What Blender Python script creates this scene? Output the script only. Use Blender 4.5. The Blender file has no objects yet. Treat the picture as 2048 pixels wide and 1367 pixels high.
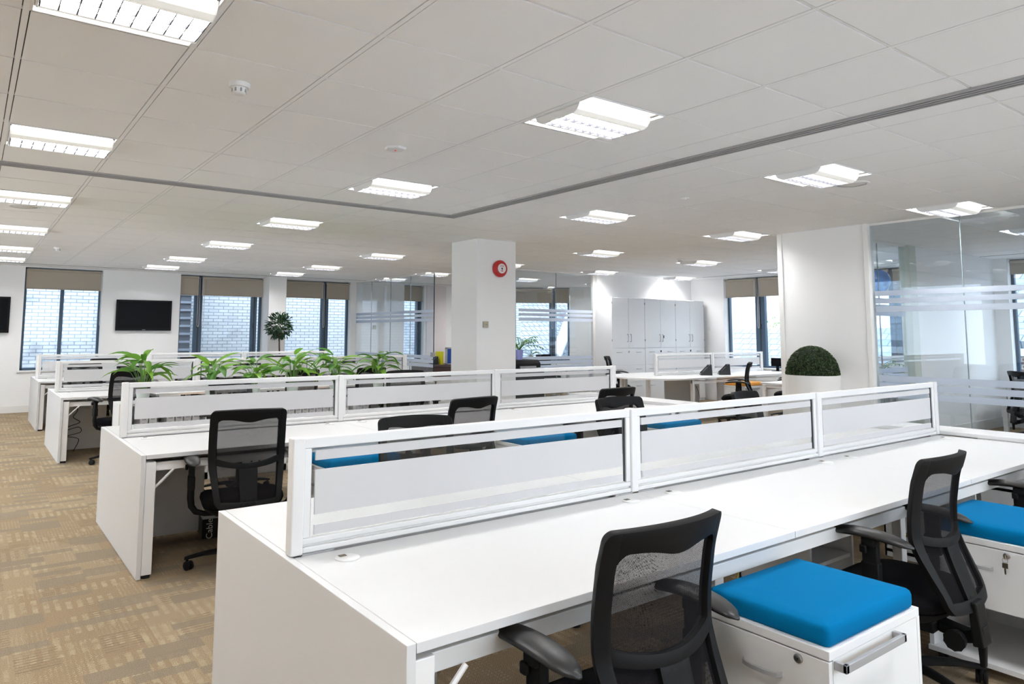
import bpy, bmesh, math, random
from mathutils import Vector, Matrix, Euler
S = bpy.context.scene
C = S.collection
PI = math.pi
D = bpy.data

# ------------------------------------------------------------------ helpers
def link(o, parent=None):
    C.objects.link(o)
    if parent is not None: o.parent = parent
    return o

class MB:
    """collects shapes, then becomes ONE mesh object"""
    def __init__(s): s.v=[]; s.f=[]; s.m=[]; s.uv={}; s.mi=0
    def add(s, vs, fs):
        o=len(s.v); s.v+= [tuple(p) for p in vs]
        for f in fs: s.f.append([i+o for i in f]); s.m.append(s.mi)
    def box(s, a, b, M=None):
        x0,y0,z0=[min(p,q) for p,q in zip(a,b)]; x1,y1,z1=[max(p,q) for p,q in zip(a,b)]
        vs=[(x0,y0,z0),(x1,y0,z0),(x1,y1,z0),(x0,y1,z0),(x0,y0,z1),(x1,y0,z1),(x1,y1,z1),(x0,y1,z1)]
        if M is not None: vs=[M@Vector(p) for p in vs]
        s.add(vs,[(0,3,2,1),(4,5,6,7),(0,1,5,4),(1,2,6,5),(2,3,7,6),(3,0,4,7)]); return s
    def rings(s, rings, cap0=True, cap1=True, closed=True):
        n=len(rings[0]); vs=[p for r in rings for p in r]; fs=[]
        for k in range(len(rings)-1):
            for i in range(n if closed else n-1):
                j=(i+1)%n; fs.append((k*n+i,k*n+j,(k+1)*n+j,(k+1)*n+i))
        if cap0: fs.append(tuple(reversed(range(n))))
        if cap1: fs.append(tuple((len(rings)-1)*n+i for i in range(n)))
        s.add(vs,fs); return s
    def cyl(s, p, q, r, r2=None, n=14):
        p=Vector(p); q=Vector(q); r2=r if r2 is None else r2
        d=(q-p).normalized(); a=d.orthogonal().normalized(); b=d.cross(a)
        R=lambda c,rr:[c+a*(rr*math.cos(2*PI*i/n))+b*(rr*math.sin(2*PI*i/n)) for i in range(n)]
        return s.rings([R(p,r),R(q,r2)])
    def tube(s, pts, r, n=8):
        P=[Vector(p) for p in pts]; rs=r if isinstance(r,(list,tuple)) else [r]*len(P); out=[]; a=None
        for i,p in enumerate(P):
            d=(P[min(i+1,len(P)-1)]-P[max(i-1,0)]).normalized()
            a=(a-d*a.dot(d)).normalized() if a is not None and (a-d*a.dot(d)).length>1e-5 else d.orthogonal().normalized()
            b=d.cross(a); out.append([p+a*(rs[i]*math.cos(2*PI*k/n))+b*(rs[i]*math.sin(2*PI*k/n)) for k in range(n)])
        return s.rings(out)
    def lathe(s, prof, c=(0,0,0), n=32, cap0=True, cap1=True):
        return s.rings([[(c[0]+r*math.cos(2*PI*i/n),c[1]+r*math.sin(2*PI*i/n),c[2]+z) for i in range(n)] for r,z in prof],cap0,cap1)
    def prism(s, poly, axis, a, b):
        """poly: list of 2D points, extruded along axis 0/1/2 from a to b"""
        def P(p,t):
            return [(t,p[0],p[1]),(p[0],t,p[1]),(p[0],p[1],t)][axis]
        return s.rings([[P(p,a) for p in poly],[P(p,b) for p in poly]])
    def quad(s, *p): s.add(p,[tuple(range(len(p)))]); return s
    def build(s, name, mat, parent=None, smooth=False, bevel=0, loc=None, seg=2):
        me=D.meshes.new(name); me.from_pydata(s.v,[],s.f)
        mats=mat if isinstance(mat,(list,tuple)) else [mat]
        for m in mats: me.materials.append(m)
        if len(mats)>1: me.polygons.foreach_set('material_index',s.m)
        if smooth is True: me.polygons.foreach_set('use_smooth',[True]*len(me.polygons))
        me.update()
        o=D.objects.new(name,me); link(o,parent)
        if loc is not None: o.location=loc
        bm=bmesh.new(); bm.from_mesh(me)
        bmesh.ops.recalc_face_normals(bm,faces=bm.faces); bm.to_mesh(me); bm.free()
        if bevel:
            b=o.modifiers.new('bevel','BEVEL'); b.width=bevel; b.segments=seg; b.limit_method='ANGLE'; b.angle_limit=math.radians(35); b.harden_normals=False
        if smooth=='auto':
            me.polygons.foreach_set('use_smooth',[True]*len(me.polygons)); me.update()
            try: me.set_sharp_from_angle(angle=math.radians(38))
            except Exception: pass
        return o

def tag(o, label, cat, group=None, kind=None):
    if label: o['label']=label
    if cat: o['category']=cat
    if group: o['group']=group
    if kind: o['kind']=kind
    return o
def thing(name, label, cat, loc=(0,0,0), rz=0, group=None):
    o=D.objects.new(name,None); o.empty_display_size=.1; link(o); o.location=loc; o.rotation_euler=(0,0,rz)
    return tag(o,label,cat,group)
def struct(o): o['kind']='structure'; return o
def kids(o): return [c for c in o.children]
def copy_tree(o, parent=None):
    c=o.copy(); C.objects.link(c)
    if parent is not None: c.parent=parent
    for ch in kids(o): copy_tree(ch,c)
    return c

# ------------------------------------------------------------------ materials
def srgb(r,g,b):
    f=lambda c:(c/255/12.92) if c/255<=.04045 else ((c/255+.055)/1.055)**2.4
    return (f(r),f(g),f(b),1)
def newmat(name):
    m=D.materials.new(name); m.use_nodes=True; nt=m.node_tree; nt.nodes.clear()
    out=nt.nodes.new('ShaderNodeOutputMaterial'); return m,nt,out
def N(nt,t,**k):
    n=nt.nodes.new(t)
    for a,b in k.items(): setattr(n,a,b)
    return n
def pbr(name,col,rough=.5,metal=0,noise=0,scale=60,bump=0,spec=.5,sheen=0):
    m,nt,out=newmat(name); p=N(nt,'ShaderNodeBsdfPrincipled'); nt.links.new(p.outputs[0],out.inputs[0])
    col=tuple(col)+((1,) if len(col)==3 else ())
    p.inputs['Base Color'].default_value=col; p.inputs['Roughness'].default_value=rough; p.inputs['Metallic'].default_value=metal
    p.inputs['Specular IOR Level'].default_value=spec
    if sheen: p.inputs['Sheen Weight'].default_value=sheen
    if noise or bump:
        tc=N(nt,'ShaderNodeTexCoord'); nz=N(nt,'ShaderNodeTexNoise'); nz.inputs['Scale'].default_value=scale; nz.inputs['Detail'].default_value=3
        nt.links.new(tc.outputs['Object'],nz.inputs['Vector'])
        if noise:
            mx=N(nt,'ShaderNodeMix',data_type='RGBA'); mx.inputs[6].default_value=tuple(c*(1-noise) for c in col[:3])+(1,); mx.inputs[7].default_value=tuple(min(1,c*(1+noise)) for c in col[:3])+(1,)
            nt.links.new(nz.outputs['Fac'],mx.inputs[0]); nt.links.new(mx.outputs[2],p.inputs['Base Color'])
        if bump:
            bp=N(nt,'ShaderNodeBump'); bp.inputs['Strength'].default_value=bump; bp.inputs['Distance'].default_value=.002
            nt.links.new(nz.outputs['Fac'],bp.inputs['Height']); nt.links.new(bp.outputs[0],p.inputs['Normal'])
    return m
def emit(name,col,st):
    m,nt,out=newmat(name); e=N(nt,'ShaderNodeEmission'); e.inputs[0].default_value=tuple(col)+(1,); e.inputs[1].default_value=st
    nt.links.new(e.outputs[0],out.inputs[0]); return m
def glass(name,tint,refl=1.0):
    m,nt,out=newmat(name); t=N(nt,'ShaderNodeBsdfTransparent'); t.inputs[0].default_value=tuple(tint)+(1,)
    g=N(nt,'ShaderNodeBsdfGlossy'); g.inputs['Roughness'].default_value=.0; g.inputs[0].default_value=(.9,.95,1,1)
    fr=N(nt,'ShaderNodeFresnel'); ge=N(nt,'ShaderNodeNewGeometry'); mi=N(nt,'ShaderNodeMix'); mi.inputs[2].default_value=1.5; mi.inputs[3].default_value=1/1.5; nt.links.new(ge.outputs['Backfacing'],mi.inputs[0]); nt.links.new(mi.outputs[0],fr.inputs[0])
    ml=N(nt,'ShaderNodeMath',operation='MULTIPLY'); ml.inputs[1].default_value=refl
    mx=N(nt,'ShaderNodeMixShader'); nt.links.new(fr.outputs[0],ml.inputs[0]); nt.links.new(ml.outputs[0],mx.inputs[0])
    nt.links.new(t.outputs[0],mx.inputs[1]); nt.links.new(g.outputs[0],mx.inputs[2]); nt.links.new(mx.outputs[0],out.inputs[0]); return m
def frosted(name,col,clear):
    m,nt,out=newmat(name); d=N(nt,'ShaderNodeBsdfDiffuse'); d.inputs[0].default_value=tuple(col)+(1,)
    tl=N(nt,'ShaderNodeBsdfTranslucent'); tl.inputs[0].default_value=tuple(col)+(1,)
    a=N(nt,'ShaderNodeMixShader'); a.inputs[0].default_value=.4; nt.links.new(d.outputs[0],a.inputs[1]); nt.links.new(tl.outputs[0],a.inputs[2])
    t=N(nt,'ShaderNodeBsdfTransparent'); b=N(nt,'ShaderNodeMixShader'); b.inputs[0].default_value=clear
    nt.links.new(a.outputs[0],b.inputs[1]); nt.links.new(t.outputs[0],b.inputs[2]); nt.links.new(b.outputs[0],out.inputs[0]); return m

M={}
M['laminate']=pbr('white_laminate',(.79,.788,.79),.38,noise=.01,scale=8)
M['top']=pbr('white_worktop',(.695,.694,.697),.36,noise=.01,scale=8)
M['edge']=pbr('white_edge_band',(.74,.735,.74),.4)
M['frame']=pbr('white_powder_coat',(.82,.815,.81),.4)
M['wall']=pbr('wall_paint',(.88,.878,.878),.75,noise=.012,scale=3,bump=.05)
M['trim']=pbr('white_gloss_trim',(.80,.795,.78),.35)
M['tile']=pbr('ceiling_tile',(.93,.93,.935),.95,noise=.03,scale=180,bump=.25)
M['grid']=pbr('ceiling_grid_paint',(.93,.93,.94),.5)
M['black']=pbr('black_plastic',(.005,.0047,.005),.55,noise=.1,scale=300,spec=.18)
M['pad']=pbr('armrest_rubber',(.012,.0115,.012),.40,bump=.1,scale=500)
M['fabric']=pbr('black_fabric',(.005,.0048,.006),.95,noise=.25,scale=700,bump=.4,spec=.1)
M['steel']=pbr('brushed_steel',(.55,.55,.56),.32,metal=1)
M['silver']=pbr('satin_silver',(.40,.40,.41),.42,metal=.25)
M['teal']=pbr('teal_cushion_fabric',(.0,.145,.335),.95,noise=.12,scale=500,bump=.3,spec=.08)
M['orange']=pbr('orange_cushion_fabric',(.75,.33,.05),.85,noise=.1,scale=500,bump=.3)
M['blind']=pbr('roller_blind_fabric',(.40,.355,.295),.9,noise=.05,scale=400)
M['blindbar']=pbr('blind_bar',(.36,.32,.27),.6)
M['winframe']=pbr('blue_grey_window_frame',(.045,.085,.135),.4)
M['wingasket']=pbr('dark_window_gasket',(.02,.026,.035),.5)
M['glasswin']=glass('window_glass',(.95,.98,1.0),.6)
M['glassroom']=glass('partition_glass',(.925,.96,.985),1.0)
M['glassscreen']=glass('desk_screen_glass',(.95,.96,.96),.8)
M['film']=frosted('frosted_film',(.74,.81,.92),.10)
M['band']=frosted('frosted_band',(.87,.86,.87),.04)
M['tv']=pbr('tv_screen',(.004,.004,.005),.25,spec=.06)
M['tvb']=pbr('tv_bezel',(.006,.006,.007),.45,spec=.12)
M['red']=pbr('red_alarm_plastic',(.45,.015,.015),.3)
M['redfab']=pbr('red_upholstery',(.38,.02,.03),.8)
M['white']=pbr('white_plastic',(.8,.8,.8),.4)
M['beigebox']=pbr('beige_thermostat',(.40,.37,.28),.45)
M['dark']=pbr('dark_slot',(.008,.008,.008),.8)
M['lampred']=emit('red_indicator',(1,.02,.01),.6)
M['leaf']=None
M['soil']=pbr('soil',(.03,.02,.012),.95)
M['pot']=pbr('pale_glazed_pot',(.74,.77,.74),.3)
M['trunk']=pbr('brown_trunk',(.12,.055,.03),.85,noise=.3,scale=40)
M['planter']=pbr('white_planter',(.80,.79,.77),.45)
M['desk2']=pbr('dark_walnut_desk',(.055,.03,.028),.4,noise=.2,scale=20)
M['yellow']=pbr('yellow_folder',(.75,.72,.02),.5)
M['blue']=pbr('blue_board',(.012,.07,.36),.8)
M['lilac']=pbr('lilac_vase',(.36,.38,.78),.35)
M['phone']=pbr('phone_dark_plastic',(.025,.028,.032),.35)
M['phone2']=pbr('phone_grey_panel',(.25,.27,.29),.3)
M['binder']=pbr('white_binder_card',(.70,.69,.70),.5)
M['binderdot']=pbr('binder_label_print',(.42,.42,.46),.5)
M['balloon']=pbr('blue_balloon',(.02,.16,.50),.2)
M['string']=pbr('red_string',(.6,.03,.03),.6)
M['brass']=pbr('key_metal',(.55,.48,.36),.3,metal=1)
M['boxblack']=pbr('black_carton',(.010,.010,.011),.35)
M['boxtop']=pbr('grey_carton_top',(.16,.15,.16),.3)
M['text']=pbr('white_print',(.7,.7,.7),.5)
M['redtext']=pbr('red_print',(.6,.02,.02),.5)
M['cablecol']=pbr('black_cable',(.008,.008,.008),.5)
M['cableyel']=pbr('yellow_cable',(.45,.36,.06),.5)
M['lampglow']=emit('lamp_diffuser_glow',(.985,.985,.99),40.0)
M['lampside']=emit('lit_trough_glow',(1.0,.98,.95),4.6)
M['lampwing']=None

def leafmat(name,c1,c2,trans=.25,rough=.45):
    m,nt,out=newmat(name); p=N(nt,'ShaderNodeBsdfPrincipled'); p.inputs['Roughness'].default_value=rough
    g=N(nt,'ShaderNodeNewGeometry'); mx=N(nt,'ShaderNodeMix',data_type='RGBA'); mx.inputs[6].default_value=tuple(c1)+(1,); mx.inputs[7].default_value=tuple(c2)+(1,)
    nt.links.new(g.outputs['Random Per Island'],mx.inputs[0]); nt.links.new(mx.outputs[2],p.inputs['Base Color'])
    tl=N(nt,'ShaderNodeBsdfTranslucent'); nt.links.new(mx.outputs[2],tl.inputs[0])
    ms=N(nt,'ShaderNodeMixShader'); ms.inputs[0].default_value=trans; nt.links.new(p.outputs[0],ms.inputs[1]); nt.links.new(tl.outputs[0],ms.inputs[2]); nt.links.new(ms.outputs[0],out.inputs[0]); return m
M['leaf']=leafmat('peace_lily_leaf',(.05,.20,.02),(.22,.45,.05),.35)
M['leafstem']=pbr('green_stem',(.12,.26,.05),.6)
M['bay']=leafmat('bay_leaf',(.008,.035,.014),(.03,.085,.03),.12)
M['box']=leafmat('boxwood_leaf',(.006,.020,.005),(.055,.10,.025),.12)
M['boxcore']=pbr('boxwood_core',(.006,.014,.005),.95)
M['palm']=leafmat('palm_leaf',(.03,.12,.03),(.12,.26,.06),.25)

def lamp_wing():
    # perforated white metal side wing; lamplight seeping through is put in as emission
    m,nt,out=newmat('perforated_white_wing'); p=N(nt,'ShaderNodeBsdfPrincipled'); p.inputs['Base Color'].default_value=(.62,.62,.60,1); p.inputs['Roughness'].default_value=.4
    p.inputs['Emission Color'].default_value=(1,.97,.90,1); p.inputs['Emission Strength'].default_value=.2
    nt.links.new(p.outputs[0],out.inputs[0]); return m
M['lampwing']=lamp_wing(); M['louvreblade']=pbr('dark_reflection_blade',(.035,.035,.04),.35,spec=.2)  # blades: dark room reflected in bright metal is put into their colour

def backmesh_mat():
    m,nt,out=newmat('chair_mesh_weave'); uv=N(nt,'ShaderNodeTexCoord')
    sep=N(nt,'ShaderNodeSeparateXYZ'); nt.links.new(uv.outputs['Object'],sep.inputs[0])
    def math_(op,a,b=None):
        n=N(nt,'ShaderNodeMath',operation=op)
        for k,x in enumerate((a,b)):
            if x is None: continue
            if isinstance(x,(int,float)): n.inputs[k].default_value=x
            else: nt.links.new(x,n.inputs[k])
        return n.outputs[0]
    k=2*PI/.0052
    a=math_('SINE',math_('MULTIPLY',math_('ADD',sep.outputs[0],sep.outputs[2]),k*.7071)); b=math_('SINE',math_('MULTIPLY',math_('SUBTRACT',sep.outputs[0],sep.outputs[2]),k*.7071))
    s=math_('MULTIPLY',a,b); s=math_('ABSOLUTE',s)
    hole=math_('GREATER_THAN',s,.66)
    d=N(nt,'ShaderNodeBsdfDiffuse'); d.inputs[0].default_value=(.014,.013,.014,1); t=N(nt,'ShaderNodeBsdfTransparent')
    mx=N(nt,'ShaderNodeMixShader'); nt.links.new(hole,mx.inputs[0]); nt.links.new(d.outputs[0],mx.inputs[1]); nt.links.new(t.outputs[0],mx.inputs[2]); nt.links.new(mx.outputs[0],out.inputs[0]); return m
M['mesh']=backmesh_mat()

def carpet_mat():
    m,nt,out=newmat('patterned_carpet_tiles'); p=N(nt,'ShaderNodeBsdfPrincipled'); p.inputs['Roughness'].default_value=.95; p.inputs['Specular IOR Level'].default_value=.1
    tc=N(nt,'ShaderNodeTexCoord')
    def math_(op,a,b=None,c=None):
        n=N(nt,'ShaderNodeMath',operation=op)
        for k,x in enumerate((a,b,c)):
            if x is None: continue
            if isinstance(x,(int,float)): n.inputs[k].default_value=x
            else: nt.links.new(x,n.inputs[k])
        return n.outputs[0]
    def mixc(f,a,b):
        n=N(nt,'ShaderNodeMix',data_type='RGBA')
        nt.links.new(f,n.inputs[0])
        for k,x in ((6,a),(7,b)):
            if isinstance(x,tuple): n.inputs[k].default_value=x
            else: nt.links.new(x,n.inputs[k])
        return n.outputs[2]
    sep=N(nt,'ShaderNodeSeparateXYZ'); nt.links.new(tc.outputs['Object'],sep.inputs[0]); x,y=sep.outputs[0],sep.outputs[1]
    wob=N(nt,'ShaderNodeTexNoise'); wob.inputs['Scale'].default_value=90; nt.links.new(tc.outputs['Object'],wob.inputs['Vector'])
    w=math_('MULTIPLY',math_('SUBTRACT',wob.outputs['Fac'],.5),.022)
    def cells(sx,sy,ox,oy,seed):
        cx=math_('FLOOR',math_('DIVIDE',math_('ADD',math_('ADD',x,ox),w),sx)); cy=math_('FLOOR',math_('DIVIDE',math_('ADD',math_('ADD',y,oy),w),sy))
        cb=N(nt,'ShaderNodeCombineXYZ'); nt.links.new(cx,cb.inputs[0]); nt.links.new(cy,cb.inputs[1]); cb.inputs[2].default_value=seed
        wn=N(nt,'ShaderNodeTexWhiteNoise',noise_dimensions='3D'); nt.links.new(cb.outputs[0],wn.inputs['Vector']); return wn.outputs['Value']
    r1=cells(.25,.125,.03,.05,1); r2=cells(.17,.25,.1,.02,5); r3=cells(.5,.5,.2,.1,9); r4=cells(.25,.08,.11,.0,13)
    # line patterns
    sx_=math_('GREATER_THAN',math_('SINE',math_('MULTIPLY',math_('ADD',x,w),2*PI/.050)),.0)
    sy_=math_('GREATER_THAN',math_('SINE',math_('MULTIPLY',math_('ADD',y,w),2*PI/.030)),.0)
    gx=math_('GREATER_THAN',math_('SINE',math_('MULTIPLY',math_('ADD',x,w),2*PI/.020)),.3)
    gy=math_('GREATER_THAN',math_('SINE',math_('MULTIPLY',math_('ADD',y,w),2*PI/.020)),.3)
    base=srgb(161,142,116); tan=srgb(154,134,108); pale=srgb(179,163,134); grey=srgb(141,128,110); dk=srgb(138,120,97)
    c=mixc(math_('GREATER_THAN',r3,.5),base,tan)
    nb=N(nt,'ShaderNodeTexNoise'); nb.inputs['Scale'].default_value=14; nb.inputs['Detail'].default_value=4; nt.links.new(tc.outputs['Object'],nb.inputs['Vector'])
    brk=math_('MULTIPLY_ADD',nb.outputs['Fac'],3.2,-1.0); brk=math_('MINIMUM',math_('MAXIMUM',brk,.12),1.0)
    c=mixc(math_('MULTIPLY',math_('MULTIPLY',math_('GREATER_THAN',r1,.58),sx_),math_('MULTIPLY',brk,.85)),c,pale)
    c=mixc(math_('MULTIPLY',math_('MULTIPLY',math_('GREATER_THAN',r2,.66),math_('MULTIPLY',gx,gy)),brk),c,pale)
    c=mixc(math_('MULTIPLY',math_('MULTIPLY',math_('LESS_THAN',r2,.22),sy_),brk),c,dk)
    c=mixc(math_('MULTIPLY',math_('LESS_THAN',r4,.20),.8),c,grey)
    c=mixc(math_('MULTIPLY',math_('LESS_THAN',r1,.10),.8),c,grey)
    nz=N(nt,'ShaderNodeTexNoise'); nz.inputs['Scale'].default_value=260; nz.inputs['Detail'].default_value=2; nt.links.new(tc.outputs['Object'],nz.inputs['Vector'])
    wv=math_('MULTIPLY',math_('SINE',math_('MULTIPLY',x,2*PI/.011)),math_('SINE',math_('MULTIPLY',y,2*PI/.011)))
    f=math_('ADD',math_('MULTIPLY_ADD',nz.outputs['Fac'],1.6,.10),math_('MULTIPLY',wv,.22))
    hs=N(nt,'ShaderNodeHueSaturation'); nt.links.new(c,hs.inputs['Color']); nt.links.new(f,hs.inputs['Value']); nt.links.new(hs.outputs[0],p.inputs['Base Color'])
    bp=N(nt,'ShaderNodeBump'); bp.inputs['Strength'].default_value=.5; bp.inputs['Distance'].default_value=.004; nt.links.new(f,bp.inputs['Height']); nt.links.new(bp.outputs[0],p.inputs['Normal'])
    nt.links.new(p.outputs[0],out.inputs[0]); return m
M['carpet']=carpet_mat()

def brick_mat(name,c1,c2,mortar,scale,bw,bh,msize=.012,axis='XZ',stain=0):
    m,nt,out=newmat(name); p=N(nt,'ShaderNodeBsdfPrincipled'); p.inputs['Roughness'].default_value=.85
    tc=N(nt,'ShaderNodeTexCoord'); sep=N(nt,'ShaderNodeSeparateXYZ'); cb=N(nt,'ShaderNodeCombineXYZ'); nt.links.new(tc.outputs['Object'],sep.inputs[0])
    nt.links.new(sep.outputs['XYZ'.index(axis[0])],cb.inputs[0]); nt.links.new(sep.outputs['XYZ'.index(axis[1])],cb.inputs[1])
    b=N(nt,'ShaderNodeTexBrick'); nt.links.new(cb.outputs[0],b.inputs['Vector']); b.inputs['Scale'].default_value=1
    b.inputs['Color1'].default_value=c1; b.inputs['Color2'].default_value=c2; b.inputs['Mortar'].default_value=mortar
    b.inputs['Brick Width'].default_value=bw; b.inputs['Row Height'].default_value=bh; b.inputs['Mortar Size'].default_value=msize; b.inputs['Mortar Smooth'].default_value=.3
    col=b.outputs['Color']
    if stain:
        nz=N(nt,'ShaderNodeTexNoise'); nz.inputs['Scale'].default_value=1.3; nz.inputs['Detail'].default_value=6; nt.links.new(tc.outputs['Object'],nz.inputs['Vector'])
        rp=N(nt,'ShaderNodeValToRGB'); rp.color_ramp.elements[0].position=.28; rp.color_ramp.elements[0].color=(.35,.37,.4,1); rp.color_ramp.elements[1].position=.42; rp.color_ramp.elements[1].color=(1,1,1,1)
        nt.links.new(nz.outputs['Fac'],rp.inputs[0]); mx=N(nt,'ShaderNodeMix',data_type='RGBA',blend_type='MULTIPLY'); mx.inputs[0].default_value=stain
        nt.links.new(col,mx.inputs[6]); nt.links.new(rp.outputs[0],mx.inputs[7]); col=mx.outputs[2]
    nt.links.new(col,p.inputs['Base Color'])
    bp=N(nt,'ShaderNodeBump'); bp.inputs['Strength'].default_value=.6; bp.inputs['Distance'].default_value=.01; bp.invert=True
    nt.links.new(b.outputs['Fac'],bp.inputs['Height']); nt.links.new(bp.outputs[0],p.inputs['Normal'])
    nt.links.new(p.outputs[0],out.inputs[0]); return m
M['brick']=brick_mat('painted_white_brick',(.55,.56,.57,1),(.47,.485,.51,1),(.22,.26,.32,1),1,.235,.078,.0095,'XZ',.6)
M['brickred']=brick_mat('brown_brick',(.22,.13,.11,1),(.13,.085,.085,1),(.50,.47,.45,1),1,.23,.075,.014,'YZ')
M['slate']=brick_mat('slate_roof',(.20,.235,.27,1),(.15,.18,.21,1),(.06,.075,.09,1),1,.32,.26,.014,'YX')
M['tileroof']=brick_mat('tiled_roof',(.24,.25,.27,1),(.18,.19,.22,1),(.06,.07,.09,1),1,.26,.30,.03,'XY')
M['pale']=pbr('pale_render',(.72,.72,.70),.9,noise=.05,scale=2)
M['lead']=pbr('grey_ridge',(.38,.39,.40),.8,noise=.1,scale=10)
M['louvre']=pbr('grey_louvre',(.10,.11,.13),.6)

# ------------------------------------------------------------------ measurements
H=1.4482; CE=2.6717; OX=.1024; OY=3.1489; T=.6
DZ=.72                                             # desk height
XP=.90; W=1.6116                                   # first screen post, screen width
ROWS=[(2.3253,.755,.81),(5.5634,.755,.86),(10.217,.77,.89),(13.4156,.78,.89)]
XE=.866                                            # outer face of the end panels
XR=XP+3*W+.02                                      # right end of the rows
YB=15.62; XRW=13.3                                 # back wall, right wall
XG=7.42; YG=10.5; XPT=7.93; YO=4.4
ORD=['first','second','third','fourth','fifth','sixth','seventh','eighth']

# ------------------------------------------------------------------ room
XL,YF=-3.2,-2.6
struct(MB().box((XL-.3,YF-.3,-.12),(XRW+.5,YB+.5,0)).build('floor',M['carpet']))
LI=[-4,0,4,8,12,16,20]; LJ=[-5,-1,3,7,11,15,18]
def light_ok(i,j):
    x,y=OX+(i+.5)*T,OY+(j+.5)*T
    if i==-4 and j>7: return False
    if j==-5 and i>8: return False
    if (i,j)==(8,7): return False            # the column stands there
    return True
CELLS={(i,j) for i in LI for j in LJ if light_ok(i,j)}
cb=MB(); gb=MB()
i0=int((XL-OX)//T); i1=int((XRW+.4-OX)//T)+1; j0=int((YF-OY)//T); j1=int((YB+.3-OY)//T)+1
for i in range(i0,i1):
    for j in range(j0,j1):
        if (i,j) in CELLS: continue
        x0=OX+i*T+.0155; x1=OX+(i+1)*T-.0155; y0=OY+j*T+.0095; y1=OY+(j+1)*T-.0095
        z=CE; u=.006
        a=[(x0,y0,z),(x1,y0,z),(x1,y1,z),(x0,y1,z)]; b=[(p[0],p[1],z+u) for p in a]
        cb.add(a+b,[(0,3,2,1),(0,1,5,4),(1,2,6,5),(2,3,7,6),(3,0,4,7)])
struct(cb.build('ceiling',M['tile']))
for i in range(i0,i1+1):
    x=OX+i*T; gb.box((x-.011,YF,CE-.001),(x+.011,YB+.3,CE+.012))
for j in range(j0,j1+1):
    y=OY+j*T; gb.box((XL,y-.0055,CE+.002),(XRW+.3,y+.0055,CE+.012))
struct(gb.build('ceiling_grid',M['grid']))
vb=MB()
for i in range(i0,i1+1): x=OX+i*T; vb.box((x-.03,YF,CE+.0125),(x+.03,YB+.3,CE+.02))
for j in range(j0,j1+1): y=OY+j*T; vb.box((XL,y-.03,CE+.0127),(XRW+.3,y+.03,CE+.0198))
struct(vb.build('ceiling_groove_shade',pbr('dark_groove_shade',(.10,.095,.09),.9)))  # dark strips behind the grid grooves, groove shade put into their colour
struct(MB().box((XL-.3,YF-.3,CE+.2),(XRW+.6,YB+.6,CE+.3)).build('ceiling_light_block',M['wall']))  # unseen slab added to stop sky light leaking in from above

# ---- back wall with window openings (x0,x1)
WB=[(.77,2.04),(3.46,5.19),(5.57,7.27),(8.72,9.30)]
SZ=.75; WT=2.655; TH=.32
def wall_x(name,y,xa,xb,wins,th=TH):
    b=MB(); x=xa
    for a,c in wins:
        b.box((x,y,0),(a,y+th,CE+.1)); b.box((a,y,0),(c,y+th,SZ)); b.box((a,y,WT),(c,y+th,CE+.1)); x=c
    b.box((x,y,0),(xb,y+th,CE+.1)); return struct(b.build(name,M['wall']))
CHX,CHY=9.95,13.25                                  # the splayed corner runs from (CHX,YB) to (XRW,CHY)
wall_x('wall_back',YB,XL,CHX,WB)
struct(MB().box((5.19,15.27,0),(5.57,YB,CE)).build('wall_pier',M['wall']))
WR=[(2.1,4.2),(5.0,7.05),(7.6,9.52)]
b=MB(); y=YF
for a,c in WR:
    b.box((XRW,y,0),(XRW+TH,a,CE+.1)); b.box((XRW,a,0),(XRW+TH,c,SZ)); b.box((XRW,a,WT),(XRW+TH,c,CE+.1)); y=c
b.box((XRW,y,0),(XRW+TH,CHY,CE+.1)); struct(b.build('wall_right',M['wall']))
# splayed corner wall with its window
d=Vector((XRW-CHX,CHY-YB,0)); L=d.length; ang=math.atan2(d.y,d.x)
MC=Matrix.Translation((CHX,YB,0))@Matrix.Rotation(ang,4,'Z')
WC=(1.15,3.25)
b=MB(); b.box((-.05,0,0),(WC[0],TH,CE+.1),MC); b.box((WC[1],0,0),(L+.05,TH,CE+.1),MC); b.box((WC[0],0,0),(WC[1],TH,SZ),MC); b.box((WC[0],0,WT),(WC[1],TH,CE+.1),MC)
struct(b.build('wall_corner',M['wall']))
FILL_L=[(6.6,8.4),(9.2,11.0),(12.2,13.2)]  # openings added in the unseen left wall to let in fill daylight
b=MB(); y=YF-.2
for a,c in FILL_L:
    b.box((XL-.2,y,0),(XL,a,CE+.1)); b.box((XL-.2,a,0),(XL,c,SZ)); b.box((XL-.2,a,WT),(XL,c,CE+.1)); y=c
b.box((XL-.2,y,0),(XL,YB+.3,CE+.1)); struct(b.build('wall_left',M['wall']))
FILL_F=[(.8,4.2),(4.6,7.6)]  # invented openings in the unseen front wall, extra sky light for the ceiling
b=MB(); x=XL-.2
for a,c in FILL_F:
    b.box((x,YF-.2,0),(a,YF,CE+.1)); b.box((a,YF-.2,0),(c,YF,SZ)); b.box((a,YF-.2,WT),(c,YF,CE+.1)); x=c
b.box((x,YF-.2,0),(XRW+.3,YF,CE+.1)); struct(b.build('wall_front',M['wall']))
struct(MB().box((10.3,10.4,0),(XRW,10.52,CE)).build('wall_cabinets',M['wall']))
b=MB(); b.box((XL,YB-.015,0),(XG-.03,YB,.125)); struct(b.build('baseboard_back',M['trim'],bevel=.004))
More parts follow.
